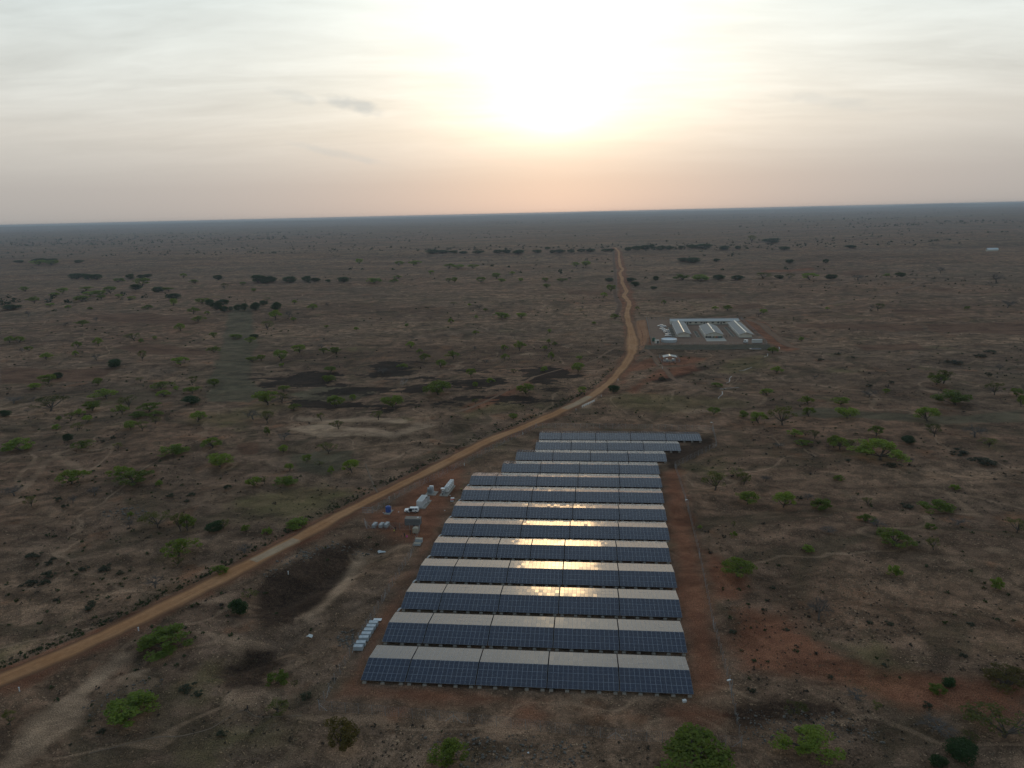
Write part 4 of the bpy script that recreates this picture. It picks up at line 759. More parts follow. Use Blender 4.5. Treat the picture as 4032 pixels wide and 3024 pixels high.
fence('chain-link fence along the right side of the solar field', [(92.8, 315), (87.8, 291.7), (64.2, 267.4), (60.4, 234.6), (54.4, 192.9), (48.3, 156.5), (45.4, 133.6), (42.2, 115.5)])
fence('chain-link fence across the front below the nearest solar row', [(42.2, 115.3), (18.6, 118.2), (-13.4, 124.1), (-41.8, 128.5)])
fence('chain-link fence down the left side of the solar field', [(-41.8, 128.7), (-41.0, 134), (-38.9, 150), (-35.4, 173), (-31.6, 197), (-31.2, 214.6)])
fence('short chain-link fence in front of the equipment yard', [(-31.4, 214.8), (-41, 215.8), (-48.6, 216.6)])
fence('chain-link fence between the road and the solar field', [(-49.2, 229.6), (-47.7, 232.7), (-42.1, 243.7), (-34.2, 255.7), (-28.0, 264.4), (-23.4, 271.7), (-4, 303), (11, 325)])
fence('chain-link fence behind the farthest solar row', [(11.2, 325.2), (50, 321), (92.6, 315.2)])
def gate(label, hinge, ang, w=3.6):
    root = empty('yard_gate', (hinge[0], hinge[1], zg(*hinge)), ang); tag(root, label, 'gate', 'yard gate leaves')
    b = MB(); b.tube([(0, 0, -.2), (0, 0, 2.5)], 0.07, 6); b.build('post', M['galvanised'], root)
    b = MB()
    for z in (0.15, 1.1, 2.1): b.tube([(0.1, 0, z), (w, 0, z)], 0.035, 5)
    for x in (0.1, w / 2, w): b.tube([(x, 0, 0.15), (x, 0, 2.1)], 0.035, 5)
    b.tube([(0.1, 0, 0.15), (w / 2, 0, 2.1)], 0.025, 5); b.build('leaf_frame', M['galvanised'], root)
    b = MB(); k = int(w / 0.3)
    for q in range(k):
        for u, v_ in ((q, q + 1), (q + 1, q)):
            b.face([(.1 + (w - .1) * u / k - .01, 0, .15), (.1 + (w - .1) * u / k + .01, 0, .15), (.1 + (w - .1) * v_ / k + .01, 0, 2.1), (.1 + (w - .1) * v_ / k - .01, 0, 2.1)])
    b.build('wire_mesh', M['galvanised'], root)
gate('galvanised gate leaf swung open at the front corner of the equipment yard', (-49.0, 216.9), R(112))
gate('galvanised gate leaf swung open beside the road by the blue tank', (-49.4, 229.3), R(172))
def flood_light(label, x, y, rz):
    root = empty('floodlight_post', (x, y, zg(x, y)), rz); tag(root, label, 'floodlight', 'floodlight posts along the fence')
    b = MB(); b.tube([(0, 0, -.3), (0, 0, 4.4)], (0.07, 0.05), 8); b.build('pole', M['galvanised'], root)
    b = MB(); b.tube([(0, 0, 4.35), (0.7, 0, 4.5)], 0.03, 6); b.build('arm', M['galvanised'], root)
    b = MB(); b.prism([(-.14, 4.44), (.14, 4.44), (.10, 4.62), (-.10, 4.62)], 0.45, 1.35); b.build('lamp_head', M['lamp_white'], root)
flood_light('white floodlight on the fence post beside the nearest solar row', 44.6, 129.5, R(200))
flood_light('white floodlight on the fence post halfway along the right fence', 58.9, 224.5, R(200))
flood_light('white floodlight at the far right fence corner', 92.2, 313.4, R(200))
# =====================================================================  equipment yard
def container(root, w, l, h, side, roof, ribs=True, z0=0.0):
    """corrugated box, long axis along local y"""
    b = MB(); b.box((0, 0, z0 + h / 2), (w - .08, l - .08, h - 0.1)); n = int(l / 0.28)
    if ribs:
        for i in range(n):
            y = -l / 2 + (i + .5) * l / n
            for sx in (-1, 1): b.box((sx * (w / 2 - .03), y, z0 + h / 2), (0.04, 0.13, h - .3))
    b.build('wall', M[side], root)
    b = MB()
    for sx in (-1, 1):
        for sy in (-1, 1): b.box((sx * (w / 2 - .06), sy * (l / 2 - .06), z0 + h / 2), (0.14, 0.14, h))
        b.box((sx * (w / 2 - .05), 0, z0 + h - .06), (0.11, l - .3, 0.13)); b.box((sx * (w / 2 - .05), 0, z0 + .07), (0.11, l - .3, 0.13))
    for sy in (-1, 1):
        b.box((0, sy * (l / 2 - .05), z0 + h - .06), (w - .3, 0.11, 0.13)); b.box((0, sy * (l / 2 - .05), z0 + .07), (w - .3, .11, .13))
    b.build('frame', M[side], root)
    b = MB(); b.box((0, 0, z0 + h - .01), (w - .22, l - .22, 0.05))
    for i in range(n): b.box((0, -l / 2 + .15 + (i + .5) * (l - .3) / n, z0 + h + .025), (w - .3, 0.12, 0.03))
    b.build('roof', M[roof], root)
AZ = R(-12)
def plinth(label, x, y, w, l, h, rz, m_='concrete'):
    b = MB(); b.box((0, 0, h / 2 - .05), (w, l, h + .1)); o = b.build('concrete_plinth', M[m_]); o.location = (x, y, zg(x, y)); o.rotation_euler = (0, 0, rz)
    return tag(o, label, 'plinth', 'concrete plinths in the equipment yard')
plinth('concrete plinth under the white inverter cabin', -32.6, 235.9, 3.9, 7.6, 0.25, AZ)
C_ = empty('inverter_cabin', (-32.9, 235.8, zg(-32.9, 235.8) + .25), AZ)
container(C_, 2.1, 6.0, 2.25, 'white_metal', 'offwhite_paint', False)
for i, (y, ang) in enumerate(((-1.9, 0), (-0.9, 0), (0.5, 40), (2.6, 70))):
    d = link('door', None or (lambda b: b.box((0, .48, 1.1), (.05, .94, 1.9)).mesh('door', M['white_metal']))(MB()), C_, (1.08, y - .45, 0), (0, 0, -R(ang)))
    b = MB(); b.box((.04, .8, 1.1), (.05, .06, .3)); b.build('handle', M['dark_steel'], d)
for i in range(3):
    b = MB()
    for k in range(6): b.box((1.075, -1.6 + i * 0.9, 1.1 + k * .12), (.04, .5, .05))
    b.build('louvre', M['dark_steel'], C_)
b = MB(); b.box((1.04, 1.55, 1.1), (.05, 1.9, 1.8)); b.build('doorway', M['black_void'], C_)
tag(C_, 'white inverter cabin with side doors open on a concrete plinth', 'cabin')
plinth('concrete plinth under the grey transformer', -30.6, 246.0, 4.0, 3.8, 0.2, AZ)
X_ = empty('transformer', (-31.2, 246.0, zg(-31, 246) + .2), AZ)
b = MB(); b.box((0, 0, 0.95), (1.7, 1.1, 1.7)); b.box((0, 0, .07), (1.9, 1.2, .14)); b.build('tank', M['grey_wrap'], X_)
for sy in (-1, 1):
    b = MB()
    for k in range(8): b.box((-.7 + k * .2, sy * .72, .95), (.05, .32, 1.3))
    b.build('radiator', M['grey_wrap'], X_)
b = MB(); b.box((.35, .95, 1.25), (1.5, .7, 2.5)); b.build('cable_box', M['white_metal'], X_)
b = MB(); b.tube([(-.75, -.2, 2.15), (.55, -.2, 2.15)], .19, 10); b.tube([(-.3, -.2, 1.8), (-.3, -.2, 2.15)], .06, 6); b.build('conservator', M['grey_wrap'], X_)
for k in range(3):
    b = MB(); b.tube([(-.5 + .45 * k, .25, 1.8), (-.5 + .45 * k, .25, 2.2)], (.09, .05), 8); b.build('bushing', M['offwhite_paint'], X_)
tag(X_, 'grey transformer with radiator fins beside the white inverter cabin', 'transformer')
plinth('concrete plinth under the white battery unit by the fence', -24.9, 248.2, 3.1, 10.6, 0.2, AZ)
plinth('small square concrete plinth under the switchgear', -26.4, 244.6, 2.0, 2.2, 0.16, AZ)
B_ = empty('battery_unit', (-24.3, 249.4, zg(-24.3, 249.4) + .2), AZ)
for k in range(4):
    y = -2.9 + k * 1.93
    b = MB(); b.box((0, y, 1.4), (1.35, 1.86, 2.1)); b.box((0, y, 2.47), (1.25, 1.7, .06)); cab = b.build('cabinet', M['white_paint'], B_)
    b = MB(); b.tube([(0, y, 2.5), (0, y, 2.58)], .52, 18); b.build('roof_fan', M['galvanised'], cab)
    b = MB(); b.box((.70, y, 1.4), (.03, .03, 1.9)); b.box((.70, y - .45, 1.4), (.03, .3, .5)); b.build('door_seam', M['dark_steel'], cab)
    for sx in (-1, 1):
        b = MB(); b.box((sx * .55, y, .17), (.34, .7, .34)); b.build('foot_block', M['concrete'], B_)
b = MB(); b.box((-.78, -3.2, 1.9), (.16, 1.0, .9)); b.build('louvre', M['dark_steel'], B_)
tag(B_, 'long white battery unit of four cabinets with roof fans', 'battery unit')
S_ = empty('switchgear', (-26.2, 244.8, zg(-26, 244.8) + .16), AZ)
b = MB(); b.box((0, 0, .75), (1.0, .9, 1.5)); b.build('cabinet', M['grey_wrap'], S_)
b = MB(); b.box((0, 0, 2.25), (1.5, 1.5, .1)); b.build('canopy', M['white_paint'], S_)
for sx in (-1, 1):
    for sy in (-1, 1):
        b = MB(); b.tube([(sx * .65, sy * .65, 0), (sx * .65, sy * .65, 2.2)], .04, 6); b.build('post', M['galvanised'], S_)
tag(S_, 'grey switchgear under a small white canopy before the battery unit', 'switchgear')
# blue water tank
plinth('thin concrete slab under the blue water tank', -43.9, 229.8, 2.2, 4.0, 0.12, AZ)
def water_tank(label, x, y, r, h, m_, lift=0.0, group=None):
    root = empty('water_tank', (x, y, zg(x, y) + lift)); tag(root, label, 'water tank', group)
    b = MB(); zs = []; rs = []
    for k in range(13):
        zs.append(h * .86 * k / 12); rs.append(r * (1.0 if k % 2 else .965))
    zs += [h * .92, h * .97]; rs += [r * .75, r * .32]
    b.tube([(0, 0, z) for z in zs], rs, 20); b.build('tank', m_, root, smooth=False)
    b = MB(); b.tube([(0, 0, h * .96), (0, 0, h * 1.03)], r * .28, 12); b.build('lid', m_, root)
    b = MB(); b.tube([(r * .98, 0, .1), (r * 1.15, 0, .1), (r * 1.15, 0, h * .9)], .04, 6); b.build('pipe', M['white_paint'], root)
    return root
water_tank('blue ribbed plastic water tank on a concrete slab by the road', -44.0, 230.0, 0.95, 2.25, M['blue_plastic'], .1)
# site container, wrapped goods
G_ = empty('site_container', (-34.0, 219.7, zg(-34, 219.7)), R(90) + R(-5)); container(G_, 2.3, 5.2, 2.25, 'grey_container', 'rusty_roof')
b = MB(); b.box((0.3, -1.6, 2.30), (.5, .5, .06)); b.build('roof_patch', M['white_paint'], G_)
tag(G_, 'grey corrugated shipping container with rusty roof in the equipment yard', 'container')
I_ = empty('wrapped_tank', (-32.3, 213.0, zg(-32.3, 213)), R(-8))
b = MB(); b.box((0, 0, .95), (1.75, 1.75, 1.5), taper=.96); b.box((0, 0, 1.8), (1.4, 1.4, .3), taper=.6); b.build('wrap', M['beige_wrap'], I_)
b = MB()
for k in (-.6, 0, .6): b.box((k, 0, .1), (.14, 1.7, .2))
b.build('pallet', M['pale_timber'], I_)
b = MB(); b.tube([(-.9, -.89, .6), (.9, -.89, 1.2)], .025, 5); b.tube([(.0, -.9, .2), (.05, -.9, 1.65)], .025, 5); b.build('strap', M['offwhite_paint'], I_)
tag(I_, 'beige wrapped cube on a pallet at the corner of the grey container', 'wrapped pallet')
for i, (x, y) in enumerate(((-46.6, 218.3), (-44.3, 218.1), (-42.6, 218.3))):
    P_ = empty('wrapped_cabinet', (x, y, zg(x, y)), R(-14)); b = MB(); b.prism([(-1.2, .14), (1.2, .14), (1.2, 1.15), (-.95, 1.15), (-1.2, .95)], -.55, .55); b.build('wrap', M['grey_wrap'], P_)
    b = MB()
    for k in (-.4, .4): b.box((k, 0, .07), (.12, 2.3, .14))
    b.build('pallet', M['pale_timber'], P_)
    tag(P_, 'pale grey wrapped cabinet lying in the yard, ' + ('leftmost', 'middle', 'rightmost')[i] + ' of three', 'cabinet', 'three wrapped cabinets')
for i, (x, y, h) in enumerate(((-30.4, 205.9, 1.15), (-30.7, 203.9, .6))):
    P_ = empty('panel_pallet', (x, y, zg(x, y)), R(-6)); b = MB(); b.box((0, 0, .14 + h / 2), (2.2, 1.15, h)); b.build('carton', M['clear_wrap'], P_)
    b = MB(); b.box((0, 0, .17 + h), (2.26, 1.2, .06)); b.build('lid', M['pale_timber'], P_)
    b = MB()
    for k in (-.9, 0, .9): b.box((k, 0, .07), (.12, 1.15, .14))
    b.build('pallet', M['pale_timber'], P_)
    tag(P_, ('tall', 'low')[i] + ' pallet of packed panels with timber lid left of the fifth solar row', 'pallet', 'pallets left of the rows')
for i in range(7):
    t = i / 6; x = -37.9 + 1.75 * t; y = 149.6 + 9.6 * t + (.5 if i > 1 else 0)
    P_ = empty('wrapped_pallet', (x, y, zg(x, y)), R(-3 + (i * 37 % 5) - 2))
    b = MB(); b.box((0, 0, .62), (2.2, 1.15, 1.0)); b.build('carton', M['clear_wrap'], P_)
    b = MB()
    for sx in (-1, 1): b.box((sx * 1.08, 0, 1.14), (.07, 1.17, .05))
    for sy in (-1, 1): b.box((0, sy * .56, 1.14), (2.1, .06, .05))
    b.box((0, 0, 1.13), (.05, 1.06, .04)); b.build('lid_frame', M['pale_wrap'], P_)
    b = MB()
    for k in (-.95, 0, .95): b.box((k, 0, .06), (.12, 1.15, .12))
    b.build('pallet', M['pale_timber'], P_)
    tag(P_, 'blue-grey film-wrapped pallet left of the second solar row, ' + ('nearest', 'second', 'third', 'fourth', 'fifth', 'sixth', 'farthest')[i] + ' in the line', 'wrapped pallet', 'line of seven wrapped pallets')
P_ = empty('spare_panel', (-35.6, 161.9, zg(-35.6, 161.9)), R(-4)); b = MB(); b.box((0, 0, .3), (2.1, 1.1, .06)); b.build('sheet', M['white_paint'], P_)
b = MB(); b.box((-.7, 0, .13), (.2, 1.0, .26)); b.box((.7, 0, .13), (.2, 1.0, .26)); b.build('pallet', M['pale_timber'], P_)
tag(P_, 'white flat panel lying behind the line of wrapped pallets', 'panel')
def crate(label, x, y, s, rz, m1, m2):
    root = empty('tool_crate', (x, y, zg(x, y)), rz); b = MB(); b.box((0, 0, s * .35), (s * 1.4, s, s * .7)); b.build('box', M[m1], root)
    b = MB(); b.box((0, 0, s * .75), (s * 1.45, s * 1.05, s * .12)); b.build('lid', M[m2], root); tag(root, label, 'crate', 'crates at the row end')
crate('red crate with pale lid at left end of the eighth solar row', -22.4, 239.6, .9, R(5), 'red_paint', 'pale_wrap')
crate('pale crate with red lid next to the red crate', -22.5, 238.2, .8, R(-9), 'pale_wrap', 'red_paint')
crate('small white box on the ground before the nearest solar row', 34.5, 128.6, .55, R(12), 'white_paint', 'offwhite_paint')
def sheet(name, label, cat, x, y, w, l, rz, m_, seed):
    rr = random.Random(seed); b = MB(); n = 5
    g = [[(w * (i / (n - 1) - .5) + rr.uniform(-.08, .08) * w, l * (j / (n - 1) - .5) + rr.uniform(-.08, .08) * l, .06 + rr.uniform(0, .16)) for j in range(n)] for i in range(n)]
    for i in range(n - 1):
        for j in range(n - 1):
            q = [g[i][j], g[i + 1][j], g[i + 1][j + 1], g[i][j + 1]]
            b.face(q); b.face([(p[0], p[1], p[2] - .02) for p in q][::-1])
    o = b.build(name, M[m_]); o.location = (x, y, zg(x, y) + .03); o.rotation_euler = (0, 0, rz); return tag(o, label, cat)
sheet('tarpaulin', 'crumpled white tarpaulin on rubble below the equipment yard', 'tarpaulin', -42.2, 206.3, 2.6, 2.0, .3, 'offwhite_paint', 3)
sheet('plastic_sheet', 'white plastic sheet on the slope beside the dark basin', 'sheet', -51.4, 157.6, 2.0, 1.2, -.4, 'offwhite_paint', 4)
LIT = [(-45.6, 229.2), (-40.4, 229.6), (-23.6, 243.3), (-24.4, 229.9), (1.5, 115)]
for i, (x, y) in enumerate(LIT):
    sheet('litter', 'scrap of white plastic litter lying on bare ground', 'litter', x, y, .42, .3, i * 1.3, 'white_paint', 30 + i)['group'] = 'scraps of white litter'
# road markers and the guard rail
for i, (x, y, w_) in enumerate(((-20.3, 275.1, 'at the fence by the tenth solar row'), (-45.6, 241.6, 'between blue tank and road'), (-66.5, 188.8, 'below the worn road patch'), (-95.5, 160.0, 'beside the dirt road at the left, far from the tank'),
                                (49.5, 382, 'just beyond the guard rail'), (33, 356, 'just before the guard rail'), (4.5, 315.5, 'left of the farthest solar row'), (64.5, 420, 'below the road bend'), (97, 446, 'below the small shelter'), (-110.5, 137.5, 'at the lower left edge by the road'))):
    root = empty('road_marker', (x, y, zg(x, y)), .3 * i); b = MB(); b.box((0, 0, .45), (.24, .16, .9), taper=.8); b.build('post', M['white_paint'], root)
    b = MB(); b.box((0, 0, .97), (.3, .2, .14)); b.build('cap', M['white_metal'], root); tag(root, f'short white marker post {w_}', 'marker post', 'white road markers')
Gr = empty('guard_rail', (40.6, 366.6, zg(40.6, 366.6)), math.atan2(12, 8.4))
for k in range(7):
    b = MB(); b.tube([(-6.6 + k * 2.2, 0, -.5), (-6.6 + k * 2.2, 0, 1.05)], .11, 8); b.build('post', M['white_paint'], Gr)
for z in (1.05, .6):
    b = MB(); b.tube([(-7, 0, z), (7, 0, z)], .10, 8); b.build('rail', M['white_paint'], Gr)
tag(Gr, 'white pipe guard rail where the road crosses the wash', 'guard rail')

# =====================================================================  vehicles
def wheel_mesh():
    b = MB(); b.tube([(-.12, 0, 0), (.12, 0, 0)], .37, 14, 0); t = b.mesh('tyre', M['tyre'])
    b = MB(); b.tube([(-.135, 0, 0), (.135, 0, 0)], .21, 10, 0); return t, b.mesh('rim', M['car_silver'])
TYRE, RIM = wheel_mesh()
VEH = {}
def vehicle_meshes(style, paint):
    k = (style, paint)
    if k in VEH: return VEH[k]
    P = []
    ins = lambda z: max(0.0, (z - .95)) * .20
    if style == 'saloon':
        body = [(-2.15, .35), (2.1, .35), (2.15, .62), (2.05, .80), (1.05, .92), (-1.6, .98), (-2.12, .92)]; top = [(-1.75, .955), (1.0, .90), (.35, 1.40), (-1.05, 1.42)]; wb = 1.32
    else:
        body = [(-2.45, .42), (2.4, .42), (2.5, .72), (2.42, .98), (1.2, 1.10), (-2.45, 1.10)]; wb = 1.52
        top = {'pickup': [(-.75, 1.08), (1.15, 1.08), (.55, 1.72), (-.55, 1.74)], 'canopy': [(-2.4, 1.08), (1.15, 1.08), (.55, 1.72), (-2.3, 1.76)], 'suv': [(-2.42, 1.08), (1.15, 1.08), (.5, 1.78), (-2.2, 1.82)]}[style]
    hw = .88
    b = MB(); b.prism(body, -hw, hw); P.append(('body', b.mesh('body', M[paint])))
    b = MB(); b.prism(top, -hw + .02, hw - .02, inset=ins); P.append(('cabin', b.mesh('cabin', M[paint])))
    zt = max(p[1] for p in top); z0, z1 = top[0][1] + .10, zt - .12; yf = [p for p in top if p[0] > 0]
    yb0, yb1 = top[0][0] + .15, top[-1][0] + .12
    # side windows set a little proud of the cabin, split by pillars
    for sx in (-1, 1):
        xs = lambda z: sx * (hw - .012 - ins(z))
        y_front0, y_front1 = top[1][0] - .25, top[2][0] - .02
        cuts = [0, .5, 1.0] if style in ('pickup', 'saloon') else [0, .36, .68, 1.0]
        for a, c in zip(cuts[:-1], cuts[1:]):
            b = MB(); g = .03
            lo = [yb0 + (y_front0 - yb0) * (a + g), yb0 + (y_front0 - yb0) * (c - g)]; hi = [yb1 + (y_front1 - yb1) * (a + g), yb1 + (y_front1 - yb1) * (c - g)]
            b.face([(xs(z0), lo[0], z0), (xs(z0), lo[1], z0), (xs(z1), hi[1], z1), (xs(z1), hi[0], z1)]); P.append(('window', b.mesh('window', M['blue_glass'])))
    (ya, za), (yb_, zb) = top[1], top[2]
    b = MB(); e = .02; q = lambda t, s_: (s_ * (hw - .1 - ins(za + (zb - za) * t)), ya + (yb_ - ya) * t + e, za + (zb - za) * t + e)
    b.face([q(.12, -1), q(.12, 1), q(.92, 1), q(.92, -1)]); P.append(('windscreen', b.mesh('windscreen', M['dark_glass'])))
    for sx in (-1, 1):
        b = MB(); b.box((sx * .62, body[2][0] - .04, .78), (.34, .12, .16)); P.append(('headlight', b.mesh('headlight', M['lamp_white'])))
    b = MB(); b.box((0, body[2][0] + .02, .52), (1.6, .12, .2)); b.box((0, body[0][0] - .03, .52), (1.6, .1, .2)); P.append(('bumper', b.mesh('bumper', M['dark_steel'])))
    if style == 'pickup':
        b = MB(); b.box((0, -1.6, 1.105), (1.5, 1.5, .02)); P.append(('load_bed', b.mesh('load_bed', M['tyre'])))
    VEH[k] = (P, wb); return VEH[k]
def vehicle(label, style, paint, x, y, heading, group, name='parked_car', cat='car', z=None):
    root = empty(name, (x, y, zg(x, y) if z is None else z), heading); tag(root, label, cat, group)
    P, wb = vehicle_meshes(style, paint)
    for n_, me in P: link(n_, me, root)
    for sx in (-1, 1):
        for sy in (-1, 1):
            w = link('wheel', TYRE, root, (sx * .78, sy * wb, .37)); link('rim', RIM, w)
    return root
pk = vehicle('white canopy pickup with a front door open beside the white cabin', 'canopy', 'car_white', -35.8, 229.6, R(86), None, 'pickup_truck', 'pickup')
b = MB(); b.prism([(0.0, .45), (-1.05, .45), (-1.05, 1.10), (-.2, 1.10)], -.03, .03); d = b.build('door', M['car_white'], pk, (-.90, 1.05, 0), (0, 0, R(-58)))
b = MB(); b.prism([(-.12, 1.12), (-1.0, 1.12), (-.95, 1.62), (-.55, 1.62)], -.015, .015); b.build('window', M['blue_glass'], d)
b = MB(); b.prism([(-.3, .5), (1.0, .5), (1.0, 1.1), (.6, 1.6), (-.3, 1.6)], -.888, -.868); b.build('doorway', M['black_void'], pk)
# =====================================================================  walled compound on its raised pad
mat('roof_grey', (0.36, 0.34, 0.31), 0.8, 0.0, 0.10, 0.15)
mat('roof_pale', (0.53, 0.51, 0.47), 0.7, 0.0, 0.08, 0.15)
mat('plaster', (0.70, 0.675, 0.59), 0.8, 0.0, 0.10, 0.5)
mat('ridge_metal', (0.78, 0.74, 0.62), 0.3, 0.5, 0.05)
mat('yard_gravel', (0.250, 0.160, 0.112), 0.95, 0.0, 0.22, 0.12, 0.3, 0.05)
mat('tank_steel', (0.50, 0.55, 0.58), 0.4, 0.3, 0.12, 0.5)
mat('tank_cover', (0.66, 0.70, 0.72), 0.5, 0.0, 0.12, 0.4)
mat('bank_grass', (0.088, 0.066, 0.036), 0.95, 0.0, 0.45, 0.25, 0.6)
def sheet_poly(name, label, pts, z, m_, kind='structure', cat=None):
    b = MB(); b.face([(x, y, z) for x, y in pts]); o = b.build(name, m_); return tag(o, label, cat, kind=kind)
yard = MB(); NY = 24
c00, c10, c11, c01 = Vector((106.5, 527.5, 0)), Vector((189, 519.5, 0)), Vector((208.5, 640, 0)), Vector((126.5, 652, 0))
for i in range(NY):
    for j in range(NY):
        f = lambda u, v: tuple(c00.lerp(c10, u).lerp(c01.lerp(c11, u), v) + Vector((0, 0, PADZ + .025)))
        yard.face([f(i / NY, j / NY), f((i + 1) / NY, j / NY), f((i + 1) / NY, (j + 1) / NY), f(i / NY, (j + 1) / NY)])
tag(yard.build('compound_yard', M['yard_gravel']), 'grey brown gravel yard inside the compound', 'yard', kind='structure')
# grassy bank below the yard
bk = MB(); nb = 60; rb = random.Random(2)
for i in range(nb):
    for j in range(5):
        def P_(a, c):
            u = a / nb; p = Vector((100.5, 525.5, 0)).lerp(Vector((191, 516.5, 0)), u); q = Vector((98, 514.2, 0)).lerp(Vector((189, 506, 0)), u)
            r_ = p.lerp(q, c / 5); h_ = random.Random(int(a * 7 + c * 131)).uniform(0.03, .38)
            return (r_.x, r_.y, zg(r_.x, r_.y) + h_)
        bk.face([P_(i, j + 1), P_(i + 1, j + 1), P_(i + 1, j), P_(i, j)])
tag(bk.build('embankment', M['bank_grass']), 'dark grassy embankment in front of the compound', 'embankment', kind='structure')

def gable_house(label, cx, cy, az, length, width, wallw, eave=2.75, ridge=4.5, vent=False, wins=True):
    """long hall, gable end towards the camera; local y runs along the ridge"""
    root = empty('barrack_hall', (cx, cy, PADZ), az); tag(root, label, 'building', 'long halls in the compound')
    hw, hl, ww = width / 2, length / 2, wallw / 2; wl = hl - 2.0
    zr = eave + (ridge - eave) * (1 - ww / hw)
    b = MB(); b.prism([(-ww, 0.0), (ww, 0.0), (ww, zr - .1), (0, ridge - .12), (-ww, zr - .1)], -wl, wl, axis='y'); b.build('wall', M['plaster'], root)
    b = MB(); b.box((0, 0, .12), (wallw + 2.4, 2 * wl + 1.6, .24)); b.build('plinth', M['concrete'], root)
    for sx in (-1, 1):
        b = MB(); prof = [(0, ridge), (sx * hw, eave), (sx * hw, eave - .07), (0, ridge - .07)]
        b.prism(prof if sx > 0 else prof[::-1], -hl, hl, axis='y'); n = int(length / 1.1)
        for k in range(n):
            y = -hl + (k + .5) * length / n
            b.face([(0, y - .06, ridge + .03), (sx * hw, y - .06, eave + .03), (sx * hw, y + .06, eave + .03), (0, y + .06, ridge + .03)])
        b.build('roof_slope', M['roof_grey'], root)
        b = MB(); b.tube([(sx * (hw + .06), -hl, eave - .05), (sx * (hw + .06), hl, eave - .05)], .08, 6); b.build('gutter', M['white_metal'], root)
        if wins:
            for k in range(int(length / 6)):
                y = -wl + 3 + k * 6.0
                b = MB(); b.box((sx * (ww + .01), y, 1.55), (.06, 1.4, 1.0), mi=0); w_ = b.build('window', M['dark_glass'], root)
                b = MB(); b.box((sx * (ww + .08), y, 1.02), (.2, 1.7, .08)); b.build('sill', M['offwhite_paint'], w_)
                b = MB(); b.box((sx * (ww + .01), y + 2.6, 1.2), (.06, 1.0, 1.95)); b.build('door', M['offwhite_paint'], root)
    b = MB(); b.prism([(-.38, ridge - .02), (0, ridge + .13), (.38, ridge - .02)], -hl - .02, hl + .02, axis='y'); b.build('ridge_cap', M['ridge_metal'], root)
    if vent:
        b = MB(); b.tube([(.2, -8, ridge - .2), (.2, -8, ridge + .8)], .28, 8); b.build('vent_pipe', M['galvanised'], root)
    return root
HAZ = R(-8.7)
gable_house('left of three long halls with grey gable roofs, beside the parked cars', 141.7, 585.0, HAZ, 62, 11.1, 8.8)
mh = gable_house('short wide middle hall with grey gable roof behind a concrete slab', 162.9, 571.5, HAZ, 46, 14.0, 13.2, 2.75, 5.0, True)
gable_house('right of three long halls with grey gable roofs, nearest the right fence', 188.2, 576.8, HAZ, 62.5, 11.0, 8.8)
for k, x in enumerate((-4.4, -1.3)):
    b = MB(); b.box((x, -21.04, 2.35), (1.1, .08, 1.0)); b.build('air_conditioner', M['white_paint'], mh)
mat('towel_red', (0.42, 0.06, 0.06), 0.9); mat('towel_teal', (0.05, 0.20, 0.19), 0.9); mat('towel_yellow', (0.45, 0.36, 0.08), 0.9)
for k, (x, w_, m_) in enumerate(((-6.0, 1.2, 'tyre'), (-4.6, .9, 'dark_steel'), (-3.0, 1.4, 'tyre'), (-.6, 1.0, 'dark_steel'), (.6, .8, 'towel_yellow'), (1.8, 1.1, 'towel_red'), (3.1, .9, 'dark_steel'), (4.4, 1.3, 'towel_teal'), (5.8, .9, 'soil_bed'))):
    p = mh.matrix_world @ Vector((0, 0, 0)); ca, sa = math.cos(HAZ), math.sin(HAZ); lx, ly = x, -21.6 - .3 * (k % 2)
    root = empty('stored_bin', (162.9 + lx * ca - ly * sa, 571.5 + lx * sa + ly * ca, PADZ + .24), HAZ)
    b = MB(); b.box((0, 0, .45), (w_, .8, .9), taper=.92); b.build('bin', M[m_], root); b = MB(); b.box((0, 0, .94), (w_ + .06, .85, .08)); b.build('lid', M[m_], root)
    tag(root, f'{ORD[k] if k < 7 else ("eighth", "rightmost")[k - 7]} bin from left in the row against the middle hall', 'bin', 'row of bins by the middle hall')
slab = MB(); slab.face([(152.7, 552.7, PADZ + .1), (149.8, 535.4, PADZ + .1), (164.8, 534.2, PADZ + .1), (167.8, 553.3, PADZ + .1)])
slab.face([(149.8, 535.4, PADZ), (164.8, 534.2, PADZ), (164.8, 534.2, PADZ + .1), (149.8, 535.4, PADZ + .1)])
tag(slab.build('concrete_slab', M['concrete_pale']), 'pale concrete slab in front of the middle hall', 'slab', kind='structure')
# back range
bx, by, BAZ = 170.6, 621.6, R(-6.5); BK = empty('back_range', (bx, by, PADZ), BAZ); tag(BK, 'long low range with pale metal roof along the back of the compound', 'building')
BL = 59.4
b = MB(); b.prism([(-3.6, 0), (3.6, 0), (3.6, 3.3), (0, 4.3), (-3.6, 3.3)], -BL / 2 + .6, BL / 2 - .6); b.build('wall', M['plaster'], BK)
for s_ in (-1, 1):
    b = MB(); pr = [(0, 4.5), (s_ * 5.6, 3.05), (s_ * 5.6, 2.97), (0, 4.42)]; b.prism(pr if s_ < 0 else pr[::-1], -BL / 2, BL / 2)
    for k in range(54): b.face([(-BL / 2 + .5 + k * 1.1, 0, 4.53), (-BL / 2 + .6 + k * 1.1, 0, 4.53), (-BL / 2 + .6 + k * 1.1, s_ * 5.6, 3.08), (-BL / 2 + .5 + k * 1.1, s_ * 5.6, 3.08)])
    b.build('roof_slope', M['roof_pale'], BK)
b = MB(); b.prism([(-.3, 4.5), (0, 4.6), (.3, 4.5)], -BL / 2, BL / 2); b.build('ridge_cap', M['white_metal'], BK)
